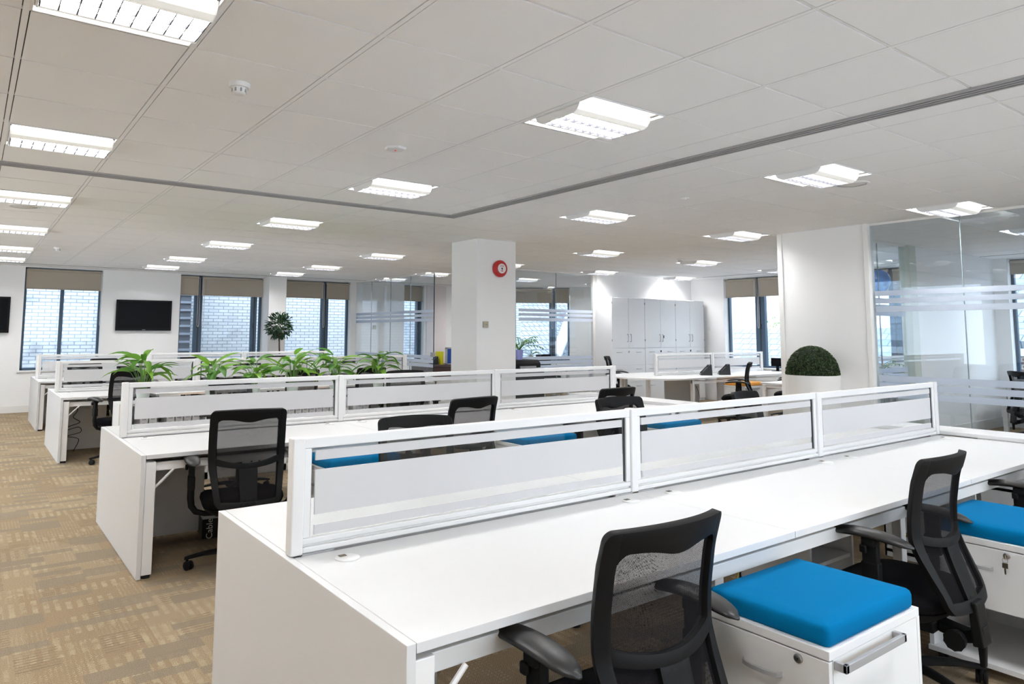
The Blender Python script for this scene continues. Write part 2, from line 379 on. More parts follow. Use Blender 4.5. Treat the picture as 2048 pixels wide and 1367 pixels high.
# solid part of the right-hand partition and the office wall behind it
struct(MB().box((XPT,3.83,0),(XPT+.1,4.87,CE)).build('wall_partition',M['wall'],bevel=.003))
struct(MB().box((XPT-.012,4.82,0),(XPT+.112,4.885,CE),).build('trim_1',M['trim'],bevel=.004))
struct(MB().box((XPT-.012,3.79,0),(XPT+.112,3.845,CE)).build('trim_2',M['trim'],bevel=.004))
struct(MB().box((10.5,YO,0),(XRW,YO+.1,CE)).build('wall_office',M['wall']))
struct(MB().box((10.5,YO-.014,0),(XRW,YO,.15)).build('baseboard_office',M['trim'],bevel=.004))
struct(MB().box((10.30,YO-.02,0),(10.5,YO+.12,CE)).build('trim_3',pbr('pale_green_grey_trim',(.60,.64,.57),.5),bevel=.004))

def band_part(mat,parent,spans,place,name='frosted_stripe'):
    for z0,z1 in spans:
        place(MB(),z0,z1).build(name,mat,parent)
UPZ=[(1.867,1.922),(1.785,1.838),(1.692,1.752)]; LOZ=[(.947,1.011),(.864,.927),(.776,.839)]
# glass walls: one structure each, with panes, frame and stripes under it
def glass_wall(name,p0,p1,joints,frosted_spans,th=.012,tint='glassroom'):
    p0=Vector(p0); p1=Vector(p1); d=(p1-p0); L=d.length; MM=Matrix.Translation((p0.x,p0.y,0))@Matrix.Rotation(math.atan2(d.y,d.x),4,'Z')
    fr=MB(); fr.box((0,-.02,0),(L,.02,.045),MM); fr.box((0,-.02,CE-.025),(L,.02,CE),MM)
    root=struct(fr.build(name,M['trim']))
    xs=[0]+list(joints)+[L]
    for a,c in zip(xs[:-1],xs[1:]):
        MB().box((a+.0015,-th/2,.04),(c-.0015,th/2,CE-.02),MM).build('pane',M[tint],root)
    for q in joints:
        MB().box((q-.003,-th/2-.001,.045),(q+.003,th/2+.001,CE-.025),MM).build('joint_strip',pbr('glass_edge',(.25,.30,.33),.3),root)
    for a,c in frosted_spans:
        for z0,z1 in UPZ+LOZ:
            MB().box((a,-th/2-.0012,z0),(c,th/2+.0012,z1),MM).build('frosted_stripe',M['film'],root)
    return root
g1=glass_wall('wall_glass_back',(XG,YB),(XG,12.08),[.795,1.72,2.6],[(0.02,3.54)])
MB().box((XG-.03,12.06,.0),(XG+.03,12.10,CE)).build('end_post',pbr('thin_dark_glass_edge',(.03,.06,.07),.3),g1) if False else None
MB().box((XG-.008,12.072,.05),(XG+.008,12.082,CE-.03)).build('edge_strip',pbr('dark_glass_edge',(.02,.05,.055),.25),g1)
MB().box((XG-.03,12.06,.985),(XG+.03,12.16,1.075)).build('lock',M['silver'],g1,bevel=.008)
g2=glass_wall('wall_glass_corner',(XG,YG),(10.26,YG),[.83,1.84],[(.9,2.82)])
MB().box((10.24,YG-.03,0),(10.3,YG+.03,CE)).build('end_post',M['trim'],g2)
g3=glass_wall('wall_glass_office',(XPT+.05,3.80),(XPT+.05,YF),[.90,1.95,3.0,4.0,5.0],[(.04,6.3)])
g4=glass_wall('wall_glass_side',(XPT+.1,YO+.05),(10.32,YO+.05),[1.5],[(.02,2.2)])

# ---- windows : frame, panes, gasket; origin in wall coordinates (t along the wall, n outward)
wn=[0]
def window(Mx,t0,t1,mull,heavy=None,depth=.14):
    wn[0]+=1; z0,z1=SZ,WT; f=.045; fr=MB()
    fr.box((t0,depth,z0),(t1,depth+.07,z0+f),Mx); fr.box((t0,depth,z1-f),(t1,depth+.07,z1),Mx)
    fr.box((t0,depth,z0),(t0+f,depth+.07,z1),Mx); fr.box((t1-f,depth,z0),(t1,depth+.07,z1),Mx)
    for mm,w in mull: fr.box((mm-w/2,depth-.01,z0+f),(mm+w/2,depth+.08,z1-f),Mx)
    root=struct(fr.build('window_%d'%wn[0],M['winframe'],bevel=.004))
    xs=[t0+f]+[q for mm,w in mull for q in (mm-w/2,mm+w/2)]+[t1-f]
    for k in range(0,len(xs),2):
        MB().box((xs[k],depth+.032,z0+f),(xs[k+1],depth+.038,z1-f),Mx).build('pane',M['glasswin'],root)
    for mm,w in mull:
        if w>.08:
            MB().box((mm-.012,depth-.018,z0+f),(mm+.012,depth-.01,z1-f),Mx).build('gasket',M['wingasket'],root)
            h=MB(); h.box((mm-.03,depth-.04,1.55),(mm-.01,depth-.01,1.66),Mx); h.build('window_handle',M['wingasket'],root,bevel=.003)
    s=MB(); s.box((t0-.04,-.03,z0-.03),(t1+.04,depth,z0+.002),Mx); s.build('window_sill',M['trim'],root,bevel=.006)
    return root
I=Matrix.Translation((0,YB,0))
window(I,.77,2.04,[(1.385,.06)])
window(I,3.46,5.19,[(3.86,.16),(5.03,.12)])
window(I,5.57,7.27,[(6.68,.17)])
window(I,8.72,9.30,[(9.2,.10)])
window(MC,WC[0],WC[1],[(1.55,.16),(2.80,.16)])
R=Matrix(((0,1,0,XRW),(1,0,0,0),(0,0,1,0),(0,0,0,1)))     # t -> y, n -> +x
window(R,7.6,9.52,[(8.73,.22)])
window(R,5.0,7.05,[(6.0,.2)])
window(R,2.1,4.2,[(3.2,.16)])

# ---- roller blinds
def blind(Mx,t0,t1,zb,label,chain='right',group='roller blinds'):
    p=Mx@Vector((t0,.05,0))
    root=thing('roller_blind',label,'blind',(p.x,p.y,WT-.06)); inv=Matrix.Translation((-p.x,-p.y,-(WT-.06)))@Mx
    root['group']=group
    f=MB(); f.box((t0,.055,zb),(t1,.058,WT-.02),inv); f.build('fabric',M['blind'],root)
    MB().cyl(inv@Vector((t0,.06,WT-.045)),inv@Vector((t1,.06,WT-.045)),.026).build('roller',M['blind'],root,smooth='auto')
    MB().box((t0,.048,zb-.012),(t1,.066,zb+.014),inv).build('bottom_bar',M['blindbar'],root,bevel=.003)
    if chain:
        tt=t1-.012 if chain=='right' else t0+.012
        pts=[inv@Vector((tt,.035,WT-.05)),inv@Vector((tt,.03,1.62)),inv@Vector((tt+.006,.03,1.585)),inv@Vector((tt+.018,.03,1.575)),inv@Vector((tt+.03,.03,1.585)),inv@Vector((tt+.036,.03,1.62)),inv@Vector((tt+.03,.035,WT-.05))]
        MB().tube(pts,.0035,6).build('pull_chain',M['frame'],root,smooth=True)
    return root
blind(I,.79,2.03,2.265,'beige roller blind over the window between the two wall screens')
blind(I,3.47,3.83,2.24,'narrow beige roller blind right of the black wall screen')
blind(I,3.90,5.18,2.245,'wide beige roller blind left of the ball tree',chain='left')
blind(I,5.58,6.60,2.26,'wide beige roller blind above and right of the ball tree')
blind(I,6.68,7.26,2.25,'narrow beige roller blind beside the glass wall of the back office')
blind(I,8.73,9.29,2.27,'short beige roller blind seen through the glass wall of the back office')
blind(MC,WC[0]+.02,1.53,2.24,'sliver of roller blind just right of the square column')
blind(MC,1.62,2.78,2.26,'wide roller blind behind the corner glass wall, right of the column')
blind(MC,2.86,WC[1]-.01,2.26,'narrow roller blind behind the corner glass wall, beside the white cabinets')
blind(R,8.76,9.51,2.25,'roller blind next to the light switch on the right wall',chain='left')
blind(R,7.62,8.70,2.25,'roller blind cut off by the white partition on the right')
blind(R,6.06,7.04,2.2,'roller blind behind the blue balloon',chain='left')
blind(R,5.02,5.98,2.2,'roller blind right of the blue balloon behind glass',chain=None)
blind(R,2.12,4.18,2.42,'pale roller blind at the window in the right-hand glass office',chain=None)

# ---- ceiling perimeter slots (thin dark linear gaps near the windows)
def slot_line(name,a,c):
    return struct(MB().box(a,c).build(name,M['dark']))
slot_line('trim_4',(XL,15.06,CE-.002),(9.9,15.09,CE+.0))
slot_line('trim_5',(12.72,4.55,CE-.002),(12.75,10.3,CE+.0))
slot_line('trim_6',(12.72,YF,CE-.002),(12.75,4.38,CE+.0))

# ---- square column
struct(MB().box((5.2,7.42,0),(5.83,8.02,CE)).build('column',M['wall'],bevel=.004))
struct(MB().box((5.19,7.405,0),(5.84,8.035,.12)).build('baseboard_column',M['trim'],bevel=.004))

# ------------------------------------------------------------------ ceiling fittings
def make_light():
    r=thing('ceiling_light','x','ceiling light'); h=T/2-.012; L=T/2-.012
    b=MB(); prof=[(-h,0),(-h,.03),(-.24,.075),(-.15,.09),(.15,.09),(.24,.075),(h,.03),(h,0)]
    # housing: outer tray with flange
    b.box((-h-.001,-h-.001,-.004),(h+.001,-h+.008,.1)); b.box((-h-.001,h-.008,-.004),(h+.001,h+.001,.1)); b.box((-h-.001,-h,-.004),(-h+.008,h,.1)); b.box((h-.008,-h,-.004),(h+.001,h,.1)); b.box((-h,-h,.095),(h,h,.105))
    b.build('housing',M['frame'],r)
    for s in (-1,1):
        t=MB(); pts=[(s*(h-.01),.002),(s*.265,.028),(s*.22,.05),(s*.155,.06)]
        for (y0,z0),(y1,z1) in zip(pts[:-1],pts[1:]): t.quad((-L,y0,z0),(L,y0,z0),(L,y1,z1),(-L,y1,z1))
        t.build('glowing_trough',M['lampside'],r)  # reflector trough; the lamplight falling on it is built in as emission
        w=MB(); wp=[(s*.185,.055),(s*.186,.01),(s*.178,-.012),(s*.160,-.034),(s*.135,-.046),(s*.118,-.048)]
        th=.003; poly=wp+[(y-s*th,z+th) for y,z in reversed(wp)]
        w.prism(poly,0,-.272,.272); w.build('side_wing',M['lampwing'],r)
    for s in (-1,1):
        e=MB(); outl=[(-.186,.055),(-.186,.01),(-.178,-.012),(-.160,-.034),(-.135,-.046),(-.118,-.048)]
        poly=outl+[(-y,z) for y,z in reversed(outl)]
        e.prism(poly,0,s*.272,s*.277); e.build('end_cap',M['frame'],r)
    MB().box((-.27,-.12,-.024),(.27,.12,-.020)).build('lamp_panel',M['lampglow'],r)
    g=MB()
    for k in range(10): x=-.268+k*.0595; g.box((x-.0022,-.118,-.047),(x+.0022,.118,-.026))
    for y in (-.118,0,.118): g.box((-.268,y-.0025,-.0475),(.268,y+.0025,-.026))
    g.build('louvre',M['louvreblade'],r); return r
lp=make_light(); first=True
COLN={-4:'line beyond the left edge',0:'leftmost line',4:'second line from the left',8:'third line from the left',12:'fourth line from the left',16:'fifth line from the left',20:'rightmost line'}
cols={}
for i in LI:
    k=0
    for j in LJ:
        if (i,j) not in CELLS: continue
        o=lp if first else copy_tree(lp); first=False
        o.location=(OX+(i+.5)*T,OY+(j+.5)*T,CE)
        if j==-5: o['label']='square louvred ceiling light above the camera, in the %s'%COLN[i]
        else:
            o['label']='square louvred ceiling light, %s from the camera end in the %s'%(ORD[k],COLN[i]); k+=1
        o['group']='recessed ceiling lights'

# linear slot diffuser, an L of three black slots
def diffuser(label,a,c,along):
    r=thing('slot_diffuser',label,'air diffuser',a)
    L=c; w=.062
    def bx(u0,u1,z0,z1,s0=0,s1=L):
        return ((s0,u0,z0),(s1,u1,z1)) if along=='x' else ((u0,s0,z0),(u1,s1,z1))
    f=MB()
    for u in (-.062,-.026,.010,.046): f.box(*bx(u,u+.016,-.012,0))
    f.build('frame',M['dbar'],r)
    for u in (-.046,-.010,.026): MB().box(*bx(u,u+.020,-.005,0)).build('slot',M['dark'],r)
    return r
M['dbar']=pbr('grey_diffuser_bars',(.36,.36,.36),.4)
diffuser('long black-slotted ceiling air diffuser running to the left edge',(XL,6.165,CE),4.06-XL,'x')
diffuser('black-slotted ceiling air diffuser running toward the top right corner',(3.998,YF,CE),6.1-YF,'y')

def smoke(x,y,label):
    r=thing('smoke_detector',label,'smoke detector',(x,y,CE),0,'smoke detectors')
    MB().lathe([(.052,0),(.052,-.014),(.047,-.022)],n=28).build('base',M['white'],r,smooth='auto')
    MB().lathe([(.034,-.022),(.034,-.030),(.031,-.050),(.024,-.056),(.0,-.057)],n=24,cap1=False).build('head',M['white'],r,smooth='auto')
    v=MB()
    for k in range(8):
        a=k*PI/4; v.box((.0325,-.004,-.046),(.0345,.004,-.028),Matrix.Rotation(a,4,'Z'))
    v.build('vent',M['phone2'],r)
smoke(1.0,3.48,'round white smoke detector on the ceiling at upper left')
smoke(.96,11.95,'small white smoke detector on the far ceiling above the left window')
smoke(9.30,7.48,'small white smoke detector on the far ceiling left of the partition')
r=thing('motion_sensor','flat hexagonal white ceiling sensor with a red light','sensor',(2.2,4.09,CE),.3)
MB().lathe([(.075,0),(.07,-.014),(.06,-.017)],n=6).build('plate',M['white'],r); MB().lathe([(.006,-.017),(.006,-.020)],n=10).build('indicator',M['lampred'],r); 
def speaker(x,y,label):
    r=thing('ceiling_speaker',label,'ceiling speaker',(x,y,CE),0,'round ceiling speakers')
    MB().lathe([(.135,0),(.135,-.004),(.118,-.008),(.112,-.004)],n=40,cap1=False).build('rim',M['white'],r,smooth='auto')
    MB().lathe([(.114,-.003),(.06,-.006),(0,-.007)],n=40,cap1=False).build('grille',pbr('speaker_grille',(.70,.68,.66),.8,noise=.1,scale=600),r,smooth=True)
speaker(5.73,2.85,'round ceiling speaker right of a light near the right partition')
speaker(.36,8.22,'round ceiling speaker below the lights at the left edge')
r=thing('sprinkler','tiny round ceiling sprinkler plate right of the slot diffuser','sprinkler',(5.14,4.06,CE))
MB().lathe([(.035,0),(.032,-.006),(.012,-.008),(.01,-.014)],n=20).build('plate',M['white'],r,smooth='auto')

# ------------------------------------------------------------------ bench desks
def bench(y,back,front,label,idx,x0=XE,units=3,xr=XR,panel=True,modesty=True):
    r=thing('bench_desk',label,'desk',(x0,y,0),0,'white bench desks'); 
    X=lambda x:x-x0
    for k in range(units):
        a=(XP-.008 if k==0 and panel else XP+k*W); 
        if not panel and k==0: a=x0
        c=min(xr,XP+(k+1)*W) if panel else x0+(k+1)*(xr-x0)/units
        if not panel: a=x0+k*(xr-x0)/units
        for s,(v0,v1) in enumerate(((-front,-.022),(.022,back))):
            t=MB().box((X(a)+.0012,v0,DZ-.025),(X(c)-.0012,v1,DZ)).build('tabletop',M['top'],r,bevel=.0015)
            for px in (a+.14,c-.14):
                pv=-.125 if s==0 else .125
                p=MB(); p.lathe([(.040,DZ),(.040,DZ+.003),(.035,DZ+.005),(.0,DZ+.0055)],c=(X(px),pv,0),n=24,cap1=False); p.build('cable_port',M['white'],t,smooth='auto')
                q=MB(); q.box((X(px)-.022,pv+.008,DZ+.0045),(X(px)+.002,pv+.026,DZ+.0068)); q.build('port_notch',pbr('port_shadow_gap',(.20,.16,.13),.8) if 'notch' not in M else M['notch'],t)
    if panel: MB().box((0,-front,0.004),(.0255,back,DZ)).build('end_panel',M['top'],r,bevel=.0015)
    xa=(.0285 if panel else .03); nleg=[xa]+[X(XP+k*W)-.03 if panel else k*(xr-x0)/units-.03 for k in range(1,units)]+[X(xr)-.075]
    for ln,lx in enumerate(nleg):
        q=.012 if ln in (0,len(nleg)-1) else .34
        for v in (-front+q,back-q-.05):
            l=MB().box((lx,v,.02),(lx+.058,v+.05,DZ-.045)).build('leg',M['frame'],r,bevel=.004)
            MB().cyl((lx+.03,v+.025,0),(lx+.03,v+.025,.022),.024).build('foot',M['dark'],l,smooth='auto')
    fb=MB()
    for v in (-front+.045,back-.075): fb.box((nleg[0],v,DZ-.105),(X(xr)-.02,v+.03,DZ-.055))
    for lx in nleg: fb.box((lx+.002,-front+.076,DZ-.075),(lx+.048,back-.076,DZ-.046))
    fb.build('frame_beam',M['frame'],r,bevel=.003)
    br=MB()
    for lx in nleg[:1]: br.tube([(lx+.058,-front+.03,DZ-.20),(lx+.16,-front+.03,DZ-.10)],.008,6)
    br.build('brace',M['frame'],r)
    ct=MB(); ct.box((X(x0)+.2,-.09,DZ-.17),(X(xr)-.2,.09,DZ-.16)); ct.box((X(x0)+.2,-.09,DZ-.17),(X(xr)-.2,-.085,DZ-.11)); ct.build('cable_tray',M['silver'],r)
    if modesty: MB().box((.03,-.012,.02),(.585,.012,DZ-.07)).build('modesty_panel',M['frame'],r)
    return r
M['greygasket']=pbr('grey_gasket',(.35,.35,.36),.5)
M['notch']=pbr('port_gap',(.16,.13,.10),.8)
RN=['front','second','third','rearmost']
for n,(y,bk,fr) in enumerate(ROWS):
    bench(y,bk,fr,['long white bench desk nearest the camera','long white bench desk second from the camera, with one chair at its open end','long white bench desk third from the camera, behind the leafy plants','long white bench desk farthest back, beneath the windows'][n],n)

def screen(x,y,w,label,left=True,right=False,zt=1.0995,group='clear desk screens with white bands'):
    """screen spans x..x+w; frame, pane, three frosted bands, post"""
    r=thing('desk_screen',label,'desk screen',(x,y,DZ),0,group); B=DZ; z=lambda q:q-B
    t=.014
    f=MB(); a,c=.022,w-.022
    f.box((a,-t,z(zt-.036)),(c,t,z(zt-.001)))                      # top rail
    f.box((a,-t,z(.752)),(c,t,z(.772))); f.box((a,-.018,z(.726)),(c,.018,z(.744))); f.box((a+.004,-.008,z(.744)),(c-.004,.008,z(.752)))
    f.box((a,-t+.0005,z(.772)),(a+.026,t-.0005,z(zt-.036))); f.box((c-.026,-t+.0005,z(.772)),(c,t-.0005,z(zt-.036)))
    f.build('frame',M['frame'],r,bevel=.006,seg=3)
    MB().box((a+.02,-.003,z(.77)),(c-.02,.003,z(zt-.03))).build('pane',M['glassscreen'],r)
    for z0,z1 in ((1.021,1.053),(.843,.989),(.778,.809)):
        MB().box((a+.044,-.0042,z(z0)),(c-.044,.0042,z(z1))).build('frosted_band',M['band'],r)
    g=MB(); 
    for q,gm in ((a+.0265,'greygasket'),(c-.031,'wingasket')): MB().box((q,-.005,z(.775)),(q+.003,.005,z(zt-.037))).build('gasket',M[gm],r)
    ps=([0] if left else [])+([w] if right else [])
    for q in ps:
        p=MB(); e=.020; rr=[(-e,-.024),(e,-.024),(e+.002,-.016),(e+.002,.016),(e,.024),(-e,.024),(-e-.002,.016),(-e-.002,-.016)]
        p.prism([(q+u,v) for u,v in rr],2,z(.724),z(zt+.002)); p.build('post',M['frame'],r,bevel=.004)
    for q in (.02,w-.13): MB().box((q,-.022,0),(q+.11,.022,.006)).build('clamp',M['silver'],r)
    return r
POS=['leftmost','middle','rightmost']
for n,(y,bk,fr) in enumerate(ROWS):
    for k in range(3):
        screen(XP+k*W,y,W,'clear white-framed desk screen, %s of three on the %s bench desk'%(POS[k],RN[n]),True,k==2)

# end storage units at the right end of the rows
def endunit(y,bk,fr,label):
    r=thing('end_storage_unit',label,'storage unit',(XR+.012,y,0),0,'white storage units at the desk ends'); w=.33
    a,c=-fr,bk
    MB().box((0,a,DZ+.002),(w,c,DZ+.028)).build('top',M['laminate'],r,bevel=.002)
    b=MB(); b.box((0,a,0),(.02,a+.55,DZ)); b.box((0,c-.55,0),(.02,c,DZ)); b.box((w-.02,a,0),(w,c,DZ)); b.box((0,a,0),(w,a+.02,DZ)); b.box((0,c-.02,0),(w,c,DZ)); b.box((0,a,.03),(w,c,.05))
    b.build('carcass',M['laminate'],r); MB().box((.0,a+.02,.38),(w-.02,c-.02,.40)).build('shelf',M['laminate'],r)
for n,(y,bk,fr) in enumerate(ROWS[:3]): endunit(y,bk,fr,'low white storage unit closing the right end of the %s bench desk'%RN[n])

# ------------------------------------------------------------------ task chair
def make_chair():
    root=thing('task_chair','x','office chair')
    prof=[(.34,-.275),(.42,-.250),(.52,-.215),(.59,-.193),(.65,-.183),(.74,-.185),(.86,-.203),(.97,-.236)]
    wid=[(.34,.180),(.42,.193),(.52,.208),(.60,.219),(.66,.223),(.80,.224),(.97,.2225)]
    def ip(t,z):
        if z<=t[0][0]: return t[0][1]
        for (a,p),(c,q) in zip(t[:-1],t[1:]):
            if z<=c:
                f=(z-a)/(c-a); return p+(q-p)*f
        return t[-1][1]
    def sm(t,z): return (ip(t,z-.025)+ip(t,z)*2+ip(t,z+.025))/4
    def P(u,z,off=0):
        cv=.055 if z>.64 else .055*max(.35,(z-.34)/.3)
        return (u*sm(wid,z), sm(prof,z)+cv*u*u+off, z)
    def strip(b,A,Bc,m=3):
        n=len(A); vs=[]; fs=[]
        for i in range(n):
            for k in range(m+1):
                f=k/m; vs.append(P(A[i][0]*(1-f)+Bc[i][0]*f, A[i][1]*(1-f)+Bc[i][1]*f))
        for i in range(n-1):
            for k in range(m): fs.append((i*(m+1)+k,(i+1)*(m+1)+k,(i+1)*(m+1)+k+1,i*(m+1)+k+1))
        b.add(vs,fs)
    b=MB(); n=26; z0,z1=.372,.965; ui=.82
    def top(u): 
        au=abs(u); e=min(1,max(0,au-.90)/.10)
        return z1-.008*u*u-.026*(1-(1-e*e)**.5)
    def bot(u):
        au=abs(u); e=max(0,au-.85)/.15
        return z0+.03*e*e+.012*u*u
    def inner_top(u):
        e=max(0,abs(u)-.66)/.14
        return .912-.030*math.exp(-(u/.36)**2)+.006*math.cos(u*4)-.018*e**3
    def cross(u): return .602+.036*u*u, .634+.046*u*u
    for s in (-1,1):
        uc=[ui,.86,.90,.925,.95,.97,.985,.995,1.0]
        vs=[P(s*u,bot(u)+(top(u)-bot(u))*i/n) for i in range(n+1) for u in uc]; q=len(uc)
        b.add(vs,[(i*q+k,(i+1)*q+k,(i+1)*q+k+1,i*q+k+1) for i in range(n) for k in range(q-1)])
    us=[-ui+2*ui*i/40 for i in range(41)]
    strip(b,[(u,inner_top(u)) for u in us],[(u,top(u)) for u in us],3)
    strip(b,[(u,cross(u)[0]) for u in us],[(u,cross(u)[1]) for u in us],2)
    strip(b,[(u,bot(u)) for u in us],[(u,bot(u)+.042) for u in us],2)
    sp=[-.25+.5*i/8 for i in range(9)]
    strip(b,[(u,bot(u)+.042) for u in sp],[(u,cross(u)[0]) for u in sp],10)
    bf=b.build('back_frame',M['black'],root,smooth=True)
    md=bf.modifiers.new('weld','WELD'); md.merge_threshold=.0006
    md=bf.modifiers.new('solid','SOLIDIFY'); md.thickness=.024; md.offset=0
    md=bf.modifiers.new('bev','BEVEL'); md.width=.004; md.segments=2; md.limit_method='ANGLE'; md.angle_limit=math.radians(50)
    mb=MB(); nu,nz=16,24; vs=[]; fs=[]; uvs=[]
    for j in range(nz+1):
        z=.395+(.935-.395)*j/nz
        for i in range(nu+1):
            u=-.9+1.8*i/nu; vs.append(P(u,z,.004)); uvs.append((vs[-1][0],z))
    for j in range(nz):
        for i in range(nu): fs.append((j*(nu+1)+i,j*(nu+1)+i+1,(j+1)*(nu+1)+i+1,(j+1)*(nu+1)+i))
    mb.add(vs,fs); mo=mb.build('back_mesh',M['mesh'],root,smooth=True)
    # seat
    def se(rx,ry,cy,z,n=36,p=3.2,zf=None):
        out=[]
        for i in range(n):
            a=2*PI*i/n; ca,sa=math.cos(a),math.sin(a)
            x=rx*math.copysign(abs(ca)**(2/p),ca); y=ry*math.copysign(abs(sa)**(2/p),sa)
            if sa>0: x*=1.0
            zz=z+(zf(x,y) if zf else 0); out.append((x,cy+y,zz))
        return out
    zf=lambda x,y:-.022*max(0,(y-.08)/.15)**2+.006*(x/.24)**2
    b=MB(); b.rings([se(.215,.205,.02,.355),se(.238,.228,.02,.368,zf=zf),se(.247,.237,.02,.390,zf=zf),se(.242,.232,.02,.412,zf=zf),se(.222,.212,.02,.426,zf=zf),se(.17,.16,.02,.431,zf=zf),se(.09,.085,.02,.428,zf=zf),se(.02,.02,.02,.425,zf=zf)])
    b.build('seat',M['fabric'],root,smooth=True)
    b=MB(); b.rings([se(.11,.10,.02,.300),se(.18,.17,.02,.312),se(.228,.218,.02,.345),se(.236,.226,.02,.362)]); b.build('seat_pan',M['black'],root,smooth='auto')
    for s in (-1,1):
        ar=MB(); cy=-.015
        ar.box((s*.290,cy-.030,.50),(s*.322,cy+.030,.640)); ar.box((s*.286,cy-.034,.47),(s*.326,cy+.034,.555))
        ar.tube([(s*.306,cy,.50),(s*.306,cy,.42),(s*.300,cy,.37),(s*.275,cy,.335),(s*.22,cy,.318),(s*.14,cy,.314)],[.022,.022,.021,.019,.017,.016],8)
        ar.box((s*.278,cy-.026,.615),(s*.334,cy+.026,.652))
        arm=ar.build('armrest',M['black'],root,smooth='auto',bevel=.006)
        pd=MB(); rg=[]; n2=14
        for k in range(n2+1):
            f=k/n2; y=-.175+.36*f; q=2*f-1; w=.047*(1-abs(q)**3.2)**.5 if abs(q)<1 else .004; w=max(w,.006); zc=.664-.026*q*q; hh=.017*(1-abs(q)**4)**.5 if abs(q)<1 else .003; hh=max(hh,.004)
            xo=s*(.312-.020*q*q*(1 if q>0 else .4))
            rg.append([(xo+w*math.cos(2*PI*i/14),y,zc+hh*math.sin(2*PI*i/14)) for i in range(14)])
        pd.rings(rg); pd.build('arm_pad',M['pad'],arm,smooth=True)
        lv=MB(); lv.box((s*.326,cy+.002,.59),(s*.343,cy+.03,.622)); lv.build('height_button',M['black'],arm,bevel=.006)
    MB().lathe([(.0235,.20),(.0235,.31)],n=18).build('gas_lift',M['silver'] if False else M['black'],root,smooth='auto')
    MB().lathe([(.030,.085),(.030,.245),(.027,.25)],n=18).build('lift_sleeve',M['black'],root,smooth='auto')
    b=MB(); b.box((-.075,-.14,.258),(.075,.12,.305)); b.prism([(-.14,.305),(-.235,.290),(-.30,.325),(-.30,.265),(-.235,.245),(-.14,.262)],0,-.035,.035); b.build('tilt_mechanism',M['black'],root,bevel=.008)
    b=MB(); b.prism([(-.265,.245),(-.305,.25),(-.285,.41),(-.255,.41)],0,-.045,.045); b.prism([(-.275,.165),(-.295,.165),(-.30,.26),(-.27,.26)],0,-.014,.014); b.build('back_bracket',M['black'],root,bevel=.006)
    b=MB(); pts=[]
    n3=20
    b.rings([[(-.085,-.215+(.038+(.003 if i%2 else 0))*math.cos(2*PI*i/n3),.262+(.038+(.003 if i%2 else 0))*math.sin(2*PI*i/n3)) for i in range(n3)],[(-.045,-.215+.034*math.cos(2*PI*i/n3),.262+.034*math.sin(2*PI*i/n3)) for i in range(n3)]]); b.build('tension_knob',M['black'],root,bevel=.003)
    b=MB(); b.tube([(.07,.06,.295),(.16,.06,.297),(.25,.065,.295)],[.005,.005,.009],8); b.build('seat_lever',M['black'],root,smooth=True)
    MB().lathe([(.042,.062),(.046,.075),(.044,.105),(.034,.118)],n=20).build('base_hub',M['black'],root,smooth='auto')
    for k in range(5):
        a=PI/2+.25+k*2*PI/5; Rz=Matrix.Rotation(a,4,'Z'); lg=MB(); rg=[]
        for rr,zc,w,h in ((.03,.09,.024,.020),(.12,.093,.022,.018),(.22,.086,.019,.014),(.30,.072,.017,.011),(.325,.068,.013,.009)):
            rg.append([Rz@Vector((rr,w*math.cos(2*PI*(i+.5)/8)*1.05,zc+h*math.sin(2*PI*(i+.5)/8))) for i in range(8)])
        lg.rings(rg); leg=lg.build('base_leg',M['black'],root,smooth='auto')
        cs=MB(); ct=.6*k
        q=Rz@Vector((.308,0,0)); Rc=Matrix.Translation((q.x,q.y,0))@Matrix.Rotation(ct,4,'Z')
        for o_ in (-.021,.006):
            cs.rings([[Rc@Vector((o_+t,-.012+.027*r_*math.cos(2*PI*i/16),.027+.027*r_*math.sin(2*PI*i/16))) for i in range(16)] for t,r_ in ((0,.85),(.003,1),(.012,1),(.015,.85))])
        cs.cyl(Rc@Vector((0,0,.03)),Rc@Vector((0,0,.068)),.008,n=8); cs.box((-.006,-.02,.02),(.006,.012,.05),Rc)
        cs.build('caster',M['black'],leg,smooth='auto')
    return root
chair0=make_chair()
BASEPARTS=('base_hub','base_leg','lift_sleeve')
used=[False]
def chair(x,y,deg,label,dz=0,group='black mesh-back task chairs'):
    o=chair0 if not used[0] else copy_tree(chair0); used[0]=True
    o.location=(x,y,0); o.rotation_euler=(0,0,math.radians(deg-90)); o['label']=label; o['group']=group
    for c in o.children:
        if not c.name.split('.')[0] in BASEPARTS: c.location=(0,0,dz)
    return o
chair(1.515,1.46,89,'black mesh-back office chair nearest the camera, at the bottom of the picture')
chair(3.23,1.47,92,'black mesh-back office chair between the two teal-topped pedestals')
chair(4.80,1.44,90,'black office chair at the right edge showing mostly an armrest')
chair(2.10,3.50,-103,'black office chair directly behind the leftmost screen of the front desk, back bowed')
chair(3.74,3.40,-92,'black office chair facing the camera behind the post between the first two front screens',.035)
chair(4.95,3.18,-80,'black office chair low behind the middle screen of the front desk',.035)
chair(1.46,4.68,81,'black office chair at the open left end of the second bench desk',.015)
chair(2.90,4.37,98,'black office chair with upright back at the middle of the second bench desk',.035)
chair(4.43,4.43,94,'black office chair at the right of the second bench desk, partly behind another',.035)
chair(2.06,6.72,-70,'black office chair behind the left screen of the second desk, by the second plant',.06)
chair(4.02,7.06,-105,'black office chair right of the last leafy plant',.06)
chair(1.46,9.09,104,'black office chair behind the first leafy plant at the left',.06)
chair(3.34,8.73,100,'black office chair behind the third leafy plant',.035)
chair(4.31,8.79,98,'black office chair behind the last leafy plant',.035)
chair(1.37,11.22,-75,'black office chair just behind the left screen of the third bench desk',.06)
chair(2.05,12.12,84,'black office chair at the rearmost bench desk, above the first plant',.035)
